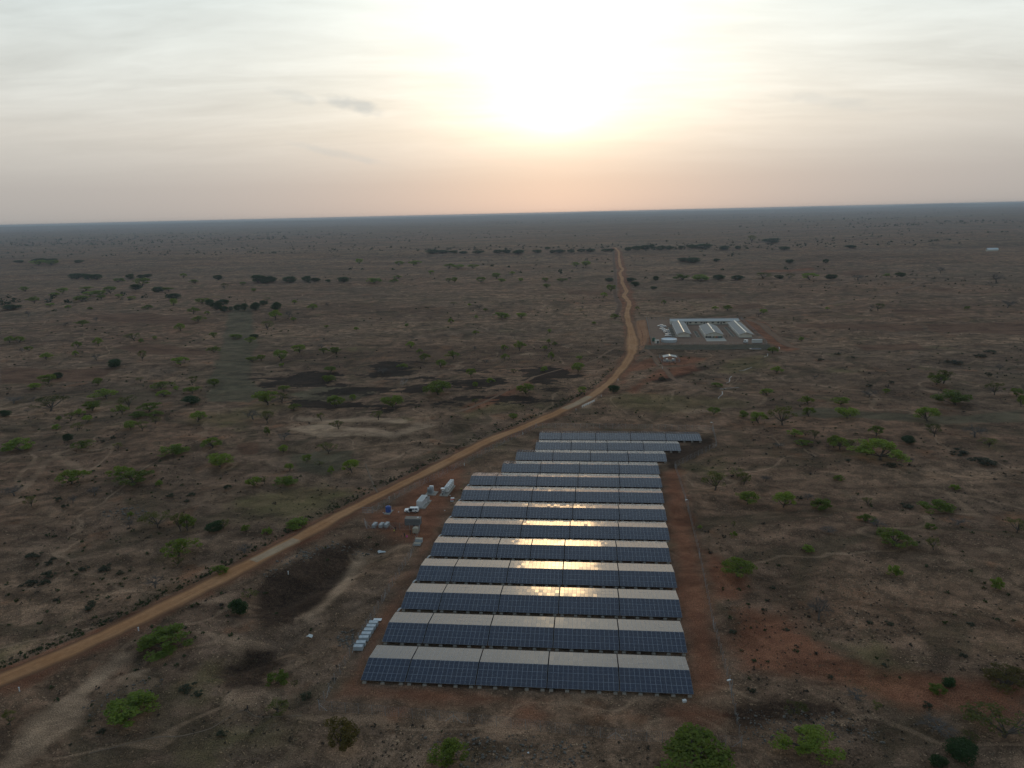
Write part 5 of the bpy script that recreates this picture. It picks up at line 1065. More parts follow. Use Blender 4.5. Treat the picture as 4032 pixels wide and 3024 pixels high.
for k in range(12):
    x = -26.5 + k * 4.8
    b = MB(); b.box((x, -3.62, 1.65), (1.6, .08, 1.1)); w_ = b.build('window', M['dark_glass'], BK)
    b = MB(); b.box((x, -3.7, 1.05), (1.9, .2, .08)); b.build('sill', M['offwhite_paint'], w_)
    if k % 3 == 2: b = MB(); b.box((x + 2.4, -3.62, 1.1), (1.1, .08, 2.1)); b.build('door', M['dark_steel'], BK)
    b = MB(); b.box((x + 1.3 if k % 3 == 2 else x + 2.4, -5.3, 1.45), (.22, .22, 2.9)); b.build('veranda_post', M['plaster'], BK)
b = MB(); b.box((0, -4.6, .1), (BL - 1, 2.0, .2)); b.build('veranda_floor', M['concrete'], BK)
# planting beds along the halls
def bed(label, x, y, w, l, rz):
    root = empty('planting_bed', (x, y, PADZ + .02), rz); tag(root, label, 'planting bed', 'kerbed planting beds beside the halls')
    for sx in (-1, 1):
        b = MB(); b.box((sx * w / 2, 0, .15), (.22, l + .22, .3)); b.build('kerb', M['concrete_pale'], root)
        b = MB(); b.box((0, sx * l / 2, .15), (w - .22, .22, .3)); b.build('kerb', M['concrete_pale'], root)
    b = MB(); b.box((0, 0, .1), (w - .2, l - .2, .18)); b.build('soil', M['soil_bed'], root)
def beds(base, n, w, l, gap, what):
    for k in range(n):
        d = k * (l + gap); x = base[0] + d * math.sin(-HAZ); y = base[1] + d * math.cos(HAZ)
        bed(f'kerbed planting bed {what}, ' + ('nearest', 'second', 'third', 'fourth', 'fifth', 'sixth', 'seventh', 'eighth')[k] + ' from the front', x, y, w, l, HAZ)
beds((130.2, 560.5), 6, 3.4, 7.0, 1.0, 'left of the left hall')
beds((149.0, 557.5), 3, 2.4, 7.0, 3.0, 'left of the middle hall')
beds((176.4, 556.0), 8, 2.2, 4.6, 1.2, 'left of the right hall')
# open round reservoir
RS = empty('round_reservoir', (121.6, 538.6, PADZ)); tag(RS, 'round pale steel reservoir tank with white cover in the compound', 'reservoir')
b = MB(); n = 40
for k in range(n):
    a0, a1 = 2 * math.pi * k / n, 2 * math.pi * (k + 1) / n
    p = lambda r, a, z: (r * math.cos(a), r * math.sin(a), z)
    b.face([p(5.9, a0, 0), p(5.9, a1, 0), p(5.9, a1, 2.15), p(5.9, a0, 2.15)]); b.face([p(5.75, a1, 0.2), p(5.75, a0, 0.2), p(5.75, a0, 2.15), p(5.75, a1, 2.15)])
    b.face([p(5.75, a0, 2.15), p(5.9, a0, 2.15), p(5.9, a1, 2.15), p(5.75, a1, 2.15)])
b.build('shell', M['tank_steel'], RS)
b = MB()
for k in range(n):
    a0, a1 = 2 * math.pi * k / n, 2 * math.pi * (k + 1) / n
    for r0, r1, z0, z1 in ((5.74, 4.0, 1.95, 1.6), (4.0, 1.6, 1.6, 1.35), (1.6, 0.01, 1.35, 1.3)):
        b.face([p(r0, a0, z0), p(r0, a1, z0), p(r1, a1, z1), p(r1, a0, z1)])
b.build('cover', M['tank_cover'], RS)
for k in range(20):
    a0 = 2 * math.pi * k / 20; b = MB(); b.box((5.93 * math.cos(a0), 5.93 * math.sin(a0), 1.07), (.06, .08, 2.1), a0); b.build('seam', M['galvanised'], RS)
water_tank('dark green plastic water tank at the compound fence', 110.4, 541.3, 1.3, 2.9, M['green_plastic'])
HT = empty('pump_hut', (111.2, 533.4, PADZ), R(-6)); tag(HT, 'small cream pump hut with open dark doorway beside the reservoir', 'hut')
b = MB(); b.box((0, 0, 1.1), (2.9, 2.6, 2.2)); b.build('wall', M['plaster'], HT)
b = MB(); b.box((0, -.1, 2.27), (3.4, 3.1, .12)); b.build('roof', M['roof_pale'], HT)
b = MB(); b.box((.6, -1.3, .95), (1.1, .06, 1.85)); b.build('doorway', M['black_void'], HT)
b = MB(); b.box((0, .55, .95), (.05, 1.1, 1.85)); b.build('door', M['plaster'], HT, (1.2, -1.35, 0), (0, 0, R(200)))
# fences of the compound
fc = 'fence runs round the compound'
fence('chain-link fence down the left side of the compound', [(105.8, 526), (126, 653)], 3.5, 2.3, .06, fc, .6, .016)
fence('chain-link fence along the front edge of the compound', [(106, 525.8), (189.5, 517.8)], 3.5, 1.6, .05, fc, 1.4, .006)
fence('chain-link fence down the right side of the compound', [(189.7, 517.9), (210, 641)], 3.5, 2.3, .06, fc, .6, .016)
fence('chain-link fence along the back of the compound', [(126.2, 653.2), (210, 641.3)], 3.5, 2.0, .05, fc, .8, .012)
# parked cars in a column left of the left hall
for i, (x, y, st, pt, what) in enumerate(((132.3, 611.9, 'suv', 'car_white', 'white off-roader, farthest'), (133.6, 606.2, 'suv', 'car_white', 'white long off-roader, second farthest'), (130.6, 596.7, 'saloon', 'car_white', 'small white car, third'),
        (131.0, 590.0, 'saloon', 'car_white', 'small white car, fourth'), (131.0, 582.5, 'suv', 'car_white', 'white estate, fifth'), (129.8, 575.2, 'pickup', 'car_dark', 'dark pickup, sixth'), (129.4, 569.6, 'saloon', 'car_silver', 'silver car, seventh'), (127.9, 561.6, 'pickup', 'car_white', 'white pickup, nearest'))):
    vehicle(f'{what} in the column of cars parked in the compound', st, pt, x - 2.0, y, R(84), 'cars parked in the compound')
TK = empty('box_lorry', (176.0, 524.6, PADZ), R(82)); tag(TK, 'small white lorry cab parked at the compound front', 'lorry')
b = MB(); b.prism([(-1.6, .7), (1.5, .7), (1.6, 1.5), (1.15, 2.5), (-.4, 2.55), (-1.6, 2.55)], -1.05, 1.05); b.build('cab', M['car_white'], TK)
b = MB(); b.face([(-.9, 1.60, 1.5), (.9, 1.60, 1.5), (.85, 1.22, 2.4), (-.85, 1.22, 2.4)]); b.build('windscreen', M['dark_glass'], TK)
for sx in (-1, 1):
    b = MB(); b.face([(sx * 1.06, .1, 1.55), (sx * 1.06, 1.1, 1.55), (sx * 1.06, .9, 2.3), (sx * 1.06, .1, 2.3)]); b.build('window', M['dark_glass'], TK)
    for sy in (-1, 1): w = link('wheel', TYRE, TK, (sx * .9, sy * 1.0, .45), None, (1.5, 1.2, 1.2)); link('rim', RIM, w)
b = MB(); b.box((0, -.2, .6), (1.0, 4.0, .2)); b.build('chassis', M['dark_steel'], TK)
BXT = empty('storage_container', (184.3, 523.8, PADZ), R(84)); container(BXT, 2.4, 7.2, 2.5, 'offwhite_paint', 'offwhite_paint', True, .25); tag(BXT, 'long off-white container parked at the compound front right corner', 'container')
b = MB(); b.box((0, 0, .14), (2.0, 6.8, .26)); b.build('skid', M['dark_steel'], BXT)
# open-sided shelter with two pumps inside its own fence
SH = empty('pump_shelter', (108.0, 475.0, zg(108, 475)), R(-6)); tag(SH, 'open shelter with white gable roof inside a small fence', 'shelter')
for sx in (-1, 1):
    b = MB(); pr = [(0, 4.0), (sx * 4.6, 3.05), (sx * 4.6, 2.98), (0, 3.93)]; b.prism(pr if sx > 0 else pr[::-1], -3.4, 3.4, axis='y'); b.build('roof_slope', M['roof_pale'], SH)
    for sy in (-1, 0, 1): b = MB(); b.box((sx * 3.6, sy * 2.8, 1.5), (.18, .18, 3.0)); b.build('post', M['galvanised'], SH)
b = MB(); b.prism([(-.25, 4.0), (0, 4.12), (.25, 4.0)], -3.45, 3.45, axis='y'); b.build('ridge_cap', M['ridge_metal'], SH)
b = MB(); b.box((0, 0, .1), (8.4, 6.2, .2)); b.build('floor_slab', M['concrete'], SH)
for i, dx_ in enumerate((-2.0, 2.2)):
    Pm = empty('generator_set', (108.0 + dx_, 474.0, zg(108, 474) + .2), R(-6)); b = MB(); b.box((0, 0, .75), (1.4, 2.6, 1.3)); b.build('housing', M['clear_wrap'], Pm)
    b = MB(); b.box((0, 0, .08), (1.5, 2.8, .16)); b.build('skid', M['dark_steel'], Pm); b = MB(); b.tube([(.3, .6, 1.4), (.3, .6, 2.1)], .08, 6); b.build('exhaust', M['dark_steel'], Pm)
    tag(Pm, ('left', 'right')[i] + ' grey generator set under the small white shelter', 'generator', 'generators under the shelter')
fence('square chain-link fence round the small white shelter', [(101.5, 469.5), (113.6, 468.2), (115.6, 486.5), (103.6, 488), (101.5, 469.7)], 3.0, 1.8, .05, fc, .5, .016)
CT = empty('cattle_trough', (177.5, 507.5, zg(177.5, 507.5)), R(-5)); b = MB(); b.box((0, 0, .3), (8, 2.6, .6)); b.build('basin', M['concrete'], CT)
b = MB(); b.box((0, 0, .605), (7.4, 2.0, .02)); b.build('water', M['blue_glass'], CT); tag(CT, 'rectangular concrete basin with water below the compound embankment', 'basin')
mk = sum(1 for _ in ())
FB = empty('farm_shed', (986.0, 1468.0, zg(986, 1468)), R(-3)); tag(FB, 'far white shed with long metal roof near the right edge', 'building')
b = MB(); b.box((0, 0, 1.5), (20, 7, 3.0)); b.build('wall', M['plaster'], FB)
for s_ in (-1, 1):
    b = MB(); pr = [(0, 6.2), (s_ * 4.6, 3.0), (s_ * 4.6, 2.9), (0, 6.1)]; b.prism(pr if s_ < 0 else pr[::-1], -11, 11); b.build('roof_slope', M['white_paint'], FB)
# =====================================================================  trees and bushes
mat('bark', (0.085, 0.066, 0.050), 0.9, 0.0, 0.3, 2.0)
mat('bark_grey', (0.115, 0.098, 0.085), 0.9, 0.0, 0.3, 2.0)
LEAF = {'a': ((0.182, 0.226, 0.034), .42), 'r': ((0.188, 0.236, 0.036), .42), 'b': ((0.172, 0.224, 0.036), .42), 'd': ((0.040, 0.074, 0.022), .3), 'o': ((0.118, 0.122, 0.034), .45), 'y': ((0.110, 0.085, 0.022), .42), 's': ((0.046, 0.052, 0.028), .25), 'x': ((0.082, 0.068, 0.052), .1)}
for k, (c, t) in LEAF.items(): mat('leaf_' + k, c, 0.75, 0.0, 0.50, 7.0, 0.0, 0.2, 0.32 if k in 'arbo' else 0.2, t)
def leaf_cloud(rng, centres, radii, per, size, flat=1.0):
    """small leaf-spray quads spread through clumps; returns verts, quads"""
    Vs = []; n = 0
    for c, r in zip(centres, radii):
        d = rng.normal(size=(per, 3)); d /= np.linalg.norm(d, axis=1, keepdims=True)
        rad = r * rng.uniform(0.35, 1.0, (per, 1)) ** 0.6
        p = np.array(c) + d * rad * np.array([1, 1, flat])
        a = rng.normal(size=(per, 3)); a[:, 2] *= .6; a /= np.linalg.norm(a, axis=1, keepdims=True)
        b = np.cross(a, rng.normal(size=(per, 3))); b /= np.linalg.norm(b, axis=1, keepdims=True)
        s_ = size * rng.uniform(.6, 1.35, (per, 1)); q = np.stack([p - a * s_ - b * s_ * .45, p + a * s_ * .2 - b * s_ * .6, p + a * s_ + b * s_ * .3, p - a * s_ * .3 + b * s_ * .6], 1)
        Vs.append(q.reshape(-1, 3)); n += per
    Vs = np.concatenate(Vs); Fs = np.arange(len(Vs)).reshape(-1, 4); return Vs, Fs
def proto(kind, seed):
    """unit tree: 1 wide, 1 tall"""
    rng = np.random.default_rng(seed); tb = MB(); bark = M['bark_grey'] if kind in 'x' else M['bark']
    cs, rs = [], []
    spec = {'a': (36, .36, .95, .43, .13), 'r': (38, .24, .92, .40, .145), 'b': (36, .10, .90, .43, .13), 'd': (60, .12, .90, .37, .20), 'o': (24, .35, .93, .42, .12), 'y': (34, .28, .93, .40, .14), 's': (16, .08, .75, .40, .17), 'x': (10, .4, .9, .4, .1)}[kind]
    n, z0, z1, rad, cr_ = spec
    lop = rng.uniform(-.06, .06, 2); lobes = rng.uniform(0, 6.28, 3)
    for i in range(n):
        a = rng.uniform(0, 2 * math.pi); u = math.sqrt(rng.uniform(0.02, 1)); f = rng.uniform(0, 1)
        rr_ = rad * (1 + .22 * math.sin(2 * a + lobes[0]) + .14 * math.sin(3 * a + lobes[1]))
        if kind == 'a': z = z0 + (z1 - z0) * (1 - .80 * u ** 2) * rng.uniform(.45, 1.02)
        elif kind in 'bs': z = z0 + (z1 - z0) * math.sqrt(max(0, 1 - (u * .95) ** 2)) * rng.uniform(.35, 1.0)
        else:
            z = z0 + (z1 - z0) * (.5 + .5 * math.sqrt(max(0, 1 - u * u)) * rng.choice((-1, 1), p=(.3, .7)) * rng.uniform(.5, 1))
        r_ = rr_ * u * (1 if kind != 'a' else 1.0)
        cs.append((r_ * math.cos(a) + lop[0], r_ * math.sin(a) + lop[1], z)); rs.append(cr_ * rng.uniform(.6, 1.15))
    fork = {'a': .20, 'r': .14, 'b': .04, 'd': .10, 'o': .2, 'y': .18, 's': .02, 'x': .3}[kind]; tr = {'a': .030, 'r': .035, 'b': .03, 'd': .045, 'o': .030, 'y': .035, 's': .012, 'x': .030}[kind]
    lean = rng.uniform(-.05, .05, 2)
    tb.tube([(0, 0, -.04), (lean[0] * .5, lean[1] * .5, fork * .5), (lean[0], lean[1], fork)], (tr * 1.25, tr, tr * .85), 7)
    if kind == 'x':                                     # bare tree: limbs that fork into twigs
        tw = MB()
        def grow(mb_, p, d, L_, r_, lev):
            e = p + d * L_; mid_ = p + d * L_ * .5 + Vector(rng.normal(size=3) * L_ * .07)
            mb_.tube([p, mid_, e], (r_, r_ * .8, r_ * .55), 4 if lev else 6, caps=False)
            if lev >= 4: return
            for _ in range(4 if lev < 2 else 3):
                nd = (d + Vector(rng.normal(size=3) * .62) + Vector((0, 0, .04))).normalized(); grow(tw, e if rng.uniform() > .4 else mid_, nd, L_ * rng.uniform(.6, .82), r_ * .55, lev + 1)
        for k in range(5):
            a = 2 * math.pi * k / 5 + rng.uniform(-.4, .4)
            grow(tb, Vector((lean[0], lean[1], fork)), Vector((math.cos(a) * .75, math.sin(a) * .75, rng.uniform(.5, .9))).normalized(), .22, tr * .7, 0)
        ct = tw.mesh('crown', bark); tm = tb.mesh('trunk', bark); return tm, ct
    pick = rng.choice(len(cs), min(len(cs), 11 if kind in 'aoy' else 7), replace=False)
    for i in pick:
        c = Vector(cs[i]); p0 = Vector((lean[0], lean[1], fork)); md = p0.lerp(c, .5) + Vector((0, 0, -.03 if kind != 'a' else -.06))
        tb.tube([p0, md, c], (tr * .6, tr * .42, tr * .18), 5, caps=False)
    per, size = {'a': (70, .026), 'r': (80, .027), 'b': (85, .027), 'd': (95, .028), 'o': (48, .022), 'y': (90, .022), 's': (40, .045)}[kind]
    Vs, Fs = leaf_cloud(rng, cs, rs, per, size, .78 if kind == 'a' else .88)
    Vs[:, 2] = np.maximum(Vs[:, 2], .005)
    return tb.mesh('trunk', bark), bulk_mesh('crown', Vs, Fs, M['leaf_' + kind])
PROTO = {k: [proto(k, 100 * i + ord(k)) for i in range(4 if k not in 'ys' else 2)] for k in LEAF}
TNAME = {'a': ('thorn_tree', 'flat-topped green thorn tree', 'tree'), 'r': ('leafy_tree', 'rounded bright green tree', 'tree'), 'b': ('bush', 'low bright green bush', 'bush'), 'd': ('dense_tree', 'dense dark green tree', 'tree'),
         'o': ('sparse_tree', 'thin olive green tree', 'tree'), 'y': ('yellowing_tree', 'yellowing olive tree', 'tree'), 'x': ('bare_tree', 'leafless grey tree', 'tree'), 's': ('shrub', 'small dark grey-green shrub', 'shrub')}
def road_x(y): return float(np.interp(y, [p[1] for p in ROAD], [p[0] for p in ROAD]))
BANDS = ((150, 'level with nearest solar rows'), (205, 'level with middle solar rows'), (330, 'level with farther solar rows'), (460, 'just beyond solar field'), (660, 'level with compound'), (1000, 'a little beyond compound'), (1700, 'far beyond compound'), (1e9, 'on distant tree line'))
recs = []
for e in TREES.split(';'):
    k, x, y, w, h = e.split(); x, y, w, h = float(x), float(y), float(w), float(h)
    d = math.hypot(x, y); bi = next(i for i, bb in enumerate(BANDS) if d < bb[0])
    if d > 2500: continue
    recs.append((k, x, y, w, h, bi, x > road_x(y)))
grp = {}
for r_ in recs: grp.setdefault((r_[0], r_[5], r_[6]), []).append(r_)
def nth(n): return f"{n}{'th' if 10 <= n % 100 <= 20 else {1: 'st', 2: 'nd', 3: 'rd'}.get(n % 10, 'th')}"
trng = random.Random(5)
for (k, bi, rt), L_ in grp.items():
    L_.sort(key=lambda q: q[1] / q[2]); nm, phrase, cat = TNAME[k]
    for i, (_, x, y, w, h, _b, _r) in enumerate(L_):
        root = empty(nm, (x, y, zg(x, y) - .05), trng.uniform(0, 6.28)); side = 'right' if rt else 'left'
        pos = f', {side} of road' + (f', {nth(i + 1)} from left' if len(L_) > 1 else '')
        tag(root, f'{phrase} {BANDS[bi][1]}{pos}', cat, {'tree': 'trees scattered over the plain', 'bush': 'green bushes on the plain', 'shrub': 'low shrubs on the plain'}[cat])
        tm, cm = PROTO[k][trng.randrange(len(PROTO[k]))]; q = trng.uniform(.92, 1.08)
        root.scale = (w * q, w * q, h * (1.16 if k != 'd' else 1.05 if bi < 6 else .85))
        link('trunk', tm, root); link('crown', cm, root)

# =====================================================================  stuff: dry scrub, far woodland, rubble
def scatter_mask(x, y, site_gap=1.5):
    ok = (poly_sd(x, y, SITE) > site_gap) & (seg_dist(x, y, ROAD) > 5.5) & (poly_sd(x, y, PAD) > 12)
    for k in ('burnt', 'field', 'pale', 'plough'):
        for poly in PATCH[k]: ok &= poly_sd(x, y, list(poly)) > 0
    return ok
def zgv(x, y):
    i = np.clip(np.searchsorted(GX, x) - 1, 0, len(GX) - 2); j = np.clip(np.searchsorted(GY, y) - 1, 0, len(GY) - 2)
    u = (x - GX[i]) / (GX[i + 1] - GX[i]); v = (y - GY[j]) / (GY[j + 1] - GY[j])
    return (GZ[j, i] * (1 - u) + GZ[j, i + 1] * u) * (1 - v) + (GZ[j + 1, i] * (1 - u) + GZ[j + 1, i + 1] * u) * v
def tufts(name, label, cat, x, y, size, hgt, per, m_, rng, leaf=.5):
    n = len(x); c = np.stack([x, y, zgv(x, y)], 1)[:, None, :]
    d = rng.normal(size=(n, per, 3)); d /= np.linalg.norm(d, axis=2, keepdims=True); d[..., 2] = np.abs(d[..., 2])
    p = c + d * (np.stack([size, size, hgt], 1)[:, None, :]) * rng.uniform(.3, 1, (n, per, 1)) * .5 * np.array([1, 1, 1.7])
    a = rng.normal(size=(n, per, 3)); a /= np.linalg.norm(a, axis=2, keepdims=True); b = np.cross(a, rng.normal(size=(n, per, 3))); b /= np.linalg.norm(b, axis=2, keepdims=True)
    s_ = (size[:, None, None] * leaf * rng.uniform(.4, 1.0, (n, per, 1)))
    q = np.stack([p - a * s_ - b * s_ * .5, p + a * s_ * .3 - b * s_ * .6, p + a * s_ + b * s_ * .4, p - a * s_ * .4 + b * s_ * .6], 2).reshape(-1, 3)
    me = bulk_mesh(name, q, np.arange(len(q)).reshape(-1, 4), m_); return tag(link(name, me), label, cat, kind='stuff')
mat('dry_scrub', (0.060, 0.049, 0.037), 0.9, 0.0, 0.35, 0.15, 0.0, 0.2, 0.0, 0.15)
mat('straw_tuft', (0.20, 0.165, 0.115), 0.9, 0.0, 0.25, 0.15, 0.0, 0.2, 0.0, 0.25)
mat('green_scrub', (0.048, 0.062, 0.024), 0.85, 0.0, 0.3, 0.15, 0.0, 0.2, 0.0, 0.25)
mat('far_leaf', (0.030, 0.045, 0.020), 0.85, 0.0, 0.35, 0.006, 0.0, 0.2, 0.0, 0.2)
mat('far_dry', (0.066, 0.056, 0.042), 0.85, 0.0, 0.3, 0.006, 0.0, 0.2, 0.0, 0.1)
g_ = np.random.default_rng(12)
def sample(n, ymin, ymax, power=1.0, thr=0.0, scale=25.0, seed=60):
    y = ymin * (ymax / ymin) ** (g_.uniform(0, 1, n) ** power); x = g_.uniform(-.95, .95, n) * (y + 25)
    keep = fbm(x / scale, y / scale, seed, 3) > thr + g_.uniform(-.25, .25, n)
    x, y = x[keep], y[keep]; k = scatter_mask(x, y); return x[k], y[k]
x, y = sample(19000, 95, 620, 1.0, .05, 22, 61); sz = g_.uniform(.18, .6, len(x)) * (1 + y / 500) * (1 + 1.2 * (g_.uniform(0, 1, len(x)) > .95))
tufts('dry_scrub', 'dark dry tufts and weeds scattered over the plain', 'scrub', x, y, sz, sz * .5, 10, M['dry_scrub'], g_, .30)
x, y = sample(22000, 95, 420, 1.0, .0, 14, 67); sz = g_.uniform(.15, .42, len(x)) * (1 + y / 500)
tufts('dry_grass', 'pale dry grass tufts scattered over the plain', 'grass', x, y, sz, sz * .5, 7, M['straw_tuft'], g_, .30)
x, y = sample(5200, 120, 900, 1.0, .18, 45, 71); sz = g_.uniform(.5, 1.3, len(x)) * (1 + y / 700)
tufts('green_scrub', 'low green and olive weeds in patches on the plain', 'scrub', x, y, sz, sz * .5, 14, M['green_scrub'], g_, .28)
# scrub along the ditch beside the road
t_ = g_.uniform(0, 1, 900); Rp = np.array(ROAD[1:13]); ii = np.clip((t_ * (len(Rp) - 1)).astype(int), 0, len(Rp) - 2); ff = (t_ * (len(Rp) - 1)) - ii
px_ = Rp[ii, 0] * (1 - ff) + Rp[ii + 1, 0] * ff; py_ = Rp[ii, 1] * (1 - ff) + Rp[ii + 1, 1] * ff; dd = Rp[ii + 1] - Rp[ii]; dd /= np.linalg.norm(dd, axis=1, keepdims=True)
off = -g_.normal(7.2, 1.1, len(t_)); x = px_ + dd[:, 1] * off; y = py_ - dd[:, 0] * off; sz = g_.uniform(.4, 1.1, len(x))
tufts('roadside_scrub', 'green weeds growing in the ditch along the road', 'scrub', x, y, sz, sz * .6, 14, M['green_scrub'], g_, .28)
def far_trees(name, label, n, ymin, ymax, thr, scale, wmin, wmax, m_, seed, per=26, sx=1.0):
    y = ymin * (ymax / ymin) ** g_.uniform(0, 1, n); x = g_.uniform(-.95, .95, n) * y
    keep = fbm(x / (scale * sx), y / scale, seed, 3) > thr + g_.uniform(-.12, .12, n); x, y = x[keep], y[keep]; k = seg_dist(x, y, ROAD) > 14; x, y = x[k], y[k]
    w = g_.uniform(wmin, wmax, len(x)); tufts(name, label, 'woodland', x, y, w, w * .75, per, m_, g_, .20)
far_trees('far_woodland', 'scattered far trees fading towards the horizon', 6000, 900, 9000, .18, 300, 4, 10, M['far_leaf'], 81, 22, 2.6)
far_trees('far_scrub', 'brown scrub and bare trees on the far plain', 4200, 620, 8000, .12, 300, 2, 5, M['far_dry'], 85, 14, 2.0)
far_trees('horizon_woodland', 'dark belts of bush near the horizon', 7000, 3500, 18000, .15, 900, 9, 22, M['far_leaf'], 91, 12, 3.0)
def rubble(label, poly, n, smin, smax, seed):
    rr = np.random.default_rng(seed); P = np.array(poly); lo, hi = P.min(0), P.max(0); pts = []
    while len(pts) < n:
        x, y = rr.uniform(lo[0], hi[0]), rr.uniform(lo[1], hi[1])
        if poly_sd(np.array([x]), np.array([y]), poly)[0] < rr.uniform(-2, 1): pts.append((x, y))
    Vs = []; Fs = []
    base = np.array([(1, 0, 0), (-1, 0, 0), (0, 1, 0), (0, -1, 0), (0, 0, 1), (0, 0, -1), (.6, .6, .5), (-.6, .6, .5), (.6, -.6, .5), (-.6, -.6, .5)], float)
    fc_ = ((0, 6, 8), (2, 7, 6), (1, 9, 7), (3, 8, 9), (4, 6, 7), (4, 7, 9), (4, 9, 8), (4, 8, 6), (0, 2, 6), (2, 1, 7), (1, 3, 9), (3, 0, 8), (0, 5, 2), (2, 5, 1), (1, 5, 3), (3, 5, 0))
    for x, y in pts:
        s_ = smin * (smax / smin) ** (rr.uniform() ** 2); q = base * rr.uniform(.6, 1.25, (10, 3)) * s_ * np.array([1, .8, .6]); a = rr.uniform(0, 6.28)
        q = np.stack([q[:, 0] * math.cos(a) - q[:, 1] * math.sin(a), q[:, 0] * math.sin(a) + q[:, 1] * math.cos(a), q[:, 2]], 1) + (x, y, zg(x, y) + s_ * .15)
        n0 = len(Vs) * 10; Vs.append(q); Fs += [tuple(n0 + v for v in f) for f in fc_]
    tag(link('rubble', bulk_mesh('rubble', np.concatenate(Vs), Fs, M['rock'])), label, 'rubble', kind='stuff')
rubble('loose grey rubble strewn below the front fence', [(-22, 121), (-6, 120.5), (14, 117), (12, 108), (-12, 109)], 420, .12, .5, 1)
rubble('pile of broken stone left of the wrapped pallets', [(-44.5, 157), (-41, 158), (-39.3, 152), (-42.4, 150)], 90, .15, .6, 2)
rubble('stones along the rim of the dark basin', [(-76, 182), (-70, 200), (-58, 208), (-45, 207), (-44, 203), (-58, 202), (-66, 192)], 260, .12, .6, 3)
rubble('rubble outside the right front fence corner', [(44.5, 125), (55, 126), (66, 124), (74, 117), (52, 115), (43.5, 117)], 330, .1, .42, 4)
rubble('grey rock outcrop left of the road', [(-148, 235), (-137, 242), (-127, 234), (-135, 226)], 160, .15, .7, 5)
rubble('stones beside the track in the lower left corner', [(-96, 133), (-84, 142), (-78, 139), (-88, 128)], 110, .12, .45, 6)

# =====================================================================  people
mat('skin', (0.075, 0.042, 0.028), 0.6); mat('hair', (0.012, 0.010, 0.010), 0.8); mat('cloth_dark', (0.022, 0.024, 0.030), 0.9); mat('cloth_blue', (0.035, 0.055, 0.10), 0.9)
mat('cloth_hivis', (0.55, 0.62, 0.10), 0.8); mat('cloth_white', (0.60, 0.60, 0.58), 0.9); mat('cloth_trousers', (0.030, 0.028, 0.026), 0.9)
def person_mesh(stride, arm, shirt):
    J = {'pel': (0, 0, .95, .15, .11), 'wst': (0, 0, 1.10, .135, .10), 'chest': (0, .01, 1.32, .165, .115), 'neck': (0, .01, 1.49, .06, .06), 'head': (0, .03, 1.60, .085, .10), 'crn': (0, .02, 1.70, .075, .085), 'nose': (0, .12, 1.60, .02, .02)}
    E = [('pel', 'wst'), ('wst', 'chest'), ('chest', 'neck'), ('neck', 'head'), ('head', 'crn'), ('head', 'nose')]
    for s_, n_ in ((-1, 'l'), (1, 'r')):
        f = stride * s_
        J.update({n_ + 'hip': (.09 * s_, 0, .90, .085, .085), n_ + 'kne': (.10 * s_, .55 * f, .50, .06, .06), n_ + 'ank': (.10 * s_, .70 * f - .05 * abs(f), .09, .042, .042), n_ + 'toe': (.11 * s_, .70 * f + .15, .04, .035, .03),
                  n_ + 'sho': (.20 * s_, 0, 1.42, .06, .06), n_ + 'elb': (.26 * s_, -.35 * f + arm * .1, 1.14, .042, .042), n_ + 'wri': (.25 * s_, -.5 * f + .08 + arm * .28, .92 + arm * .14, .03, .03), n_ + 'hnd': (.245 * s_, -.52 * f + .10 + arm * .32, .85 + arm * .16, .032, .02)})
        E += [('pel', n_ + 'hip'), (n_ + 'hip', n_ + 'kne'), (n_ + 'kne', n_ + 'ank'), (n_ + 'ank', n_ + 'toe'), ('chest', n_ + 'sho'), (n_ + 'sho', n_ + 'elb'), (n_ + 'elb', n_ + 'wri'), (n_ + 'wri', n_ + 'hnd')]
        for k in range(5):                               # four fingers and a thumb
            h = J[n_ + 'hnd']; nm = f'{n_}f{k}'
            J[nm] = (h[0] - .03 * s_ * (k == 4) + .004 * s_, h[1] - .028 + .019 * k + (.02 if k == 4 else 0), h[2] - (.085 - .008 * abs(k - 1.5) if k < 4 else .03), .0085, .0085); E.append((n_ + 'hnd', nm))
    ks = list(J); idx = {k: i for i, k in enumerate(ks)}
    me = bpy.data.meshes.new('person_skeleton'); me.from_pydata([J[k][:3] for k in ks], [(idx[a], idx[b]) for a, b in E], []); o = bpy.data.objects.new('person_tmp', me); COL.objects.link(o)
    md = o.modifiers.new('skin', 'SKIN'); me.skin_vertices.new() if not me.skin_vertices else None
    for i, k in enumerate(ks):
        sv = me.skin_vertices[0].data[i]; sv.radius = J[k][3:5]; sv.use_root = (k == 'pel')
    o.modifiers.new('sub', 'SUBSURF').levels = 1; o.modifiers['sub'].render_levels = 1
    dg = bpy.context.evaluated_depsgraph_get(); dg.update(); out = bpy.data.meshes.new_from_object(o.evaluated_get(dg)); bpy.data.objects.remove(o)
    out.materials.clear()
    for m_ in ('cloth_trousers', shirt, 'skin', 'hair'): out.materials.append(M[m_])
    for p in out.polygons:
        c = p.center; armz = abs(c.x) > .19 and c.z < 1.25
        p.material_index = 0 if (c.z < .97 and not (armz and abs(c.x) > .20)) else (2 if (c.z > 1.47 or (armz and c.z < 1.12)) else 1)
        if c.z > 1.66 or (c.z > 1.56 and c.y < -.02): p.material_index = 3
        p.use_smooth = True
    out.name = 'person'; return out
PM = {}
def person(label, x, y, rz, shirt, stride=0.0, arm=0.0, s_=1.0, z=None):
    k = (shirt, stride, arm)
    if k not in PM: PM[k] = person_mesh(stride, arm, shirt)
    o = link('person', PM[k], None, (x, y, zg(x, y) if z is None else z), (0, 0, rz), (s_, s_, s_)); return tag(o, label, 'person', 'people about the site')
person('person in dark clothes standing at the yard front fence', -39.1, 214.4, R(200), 'cloth_dark')
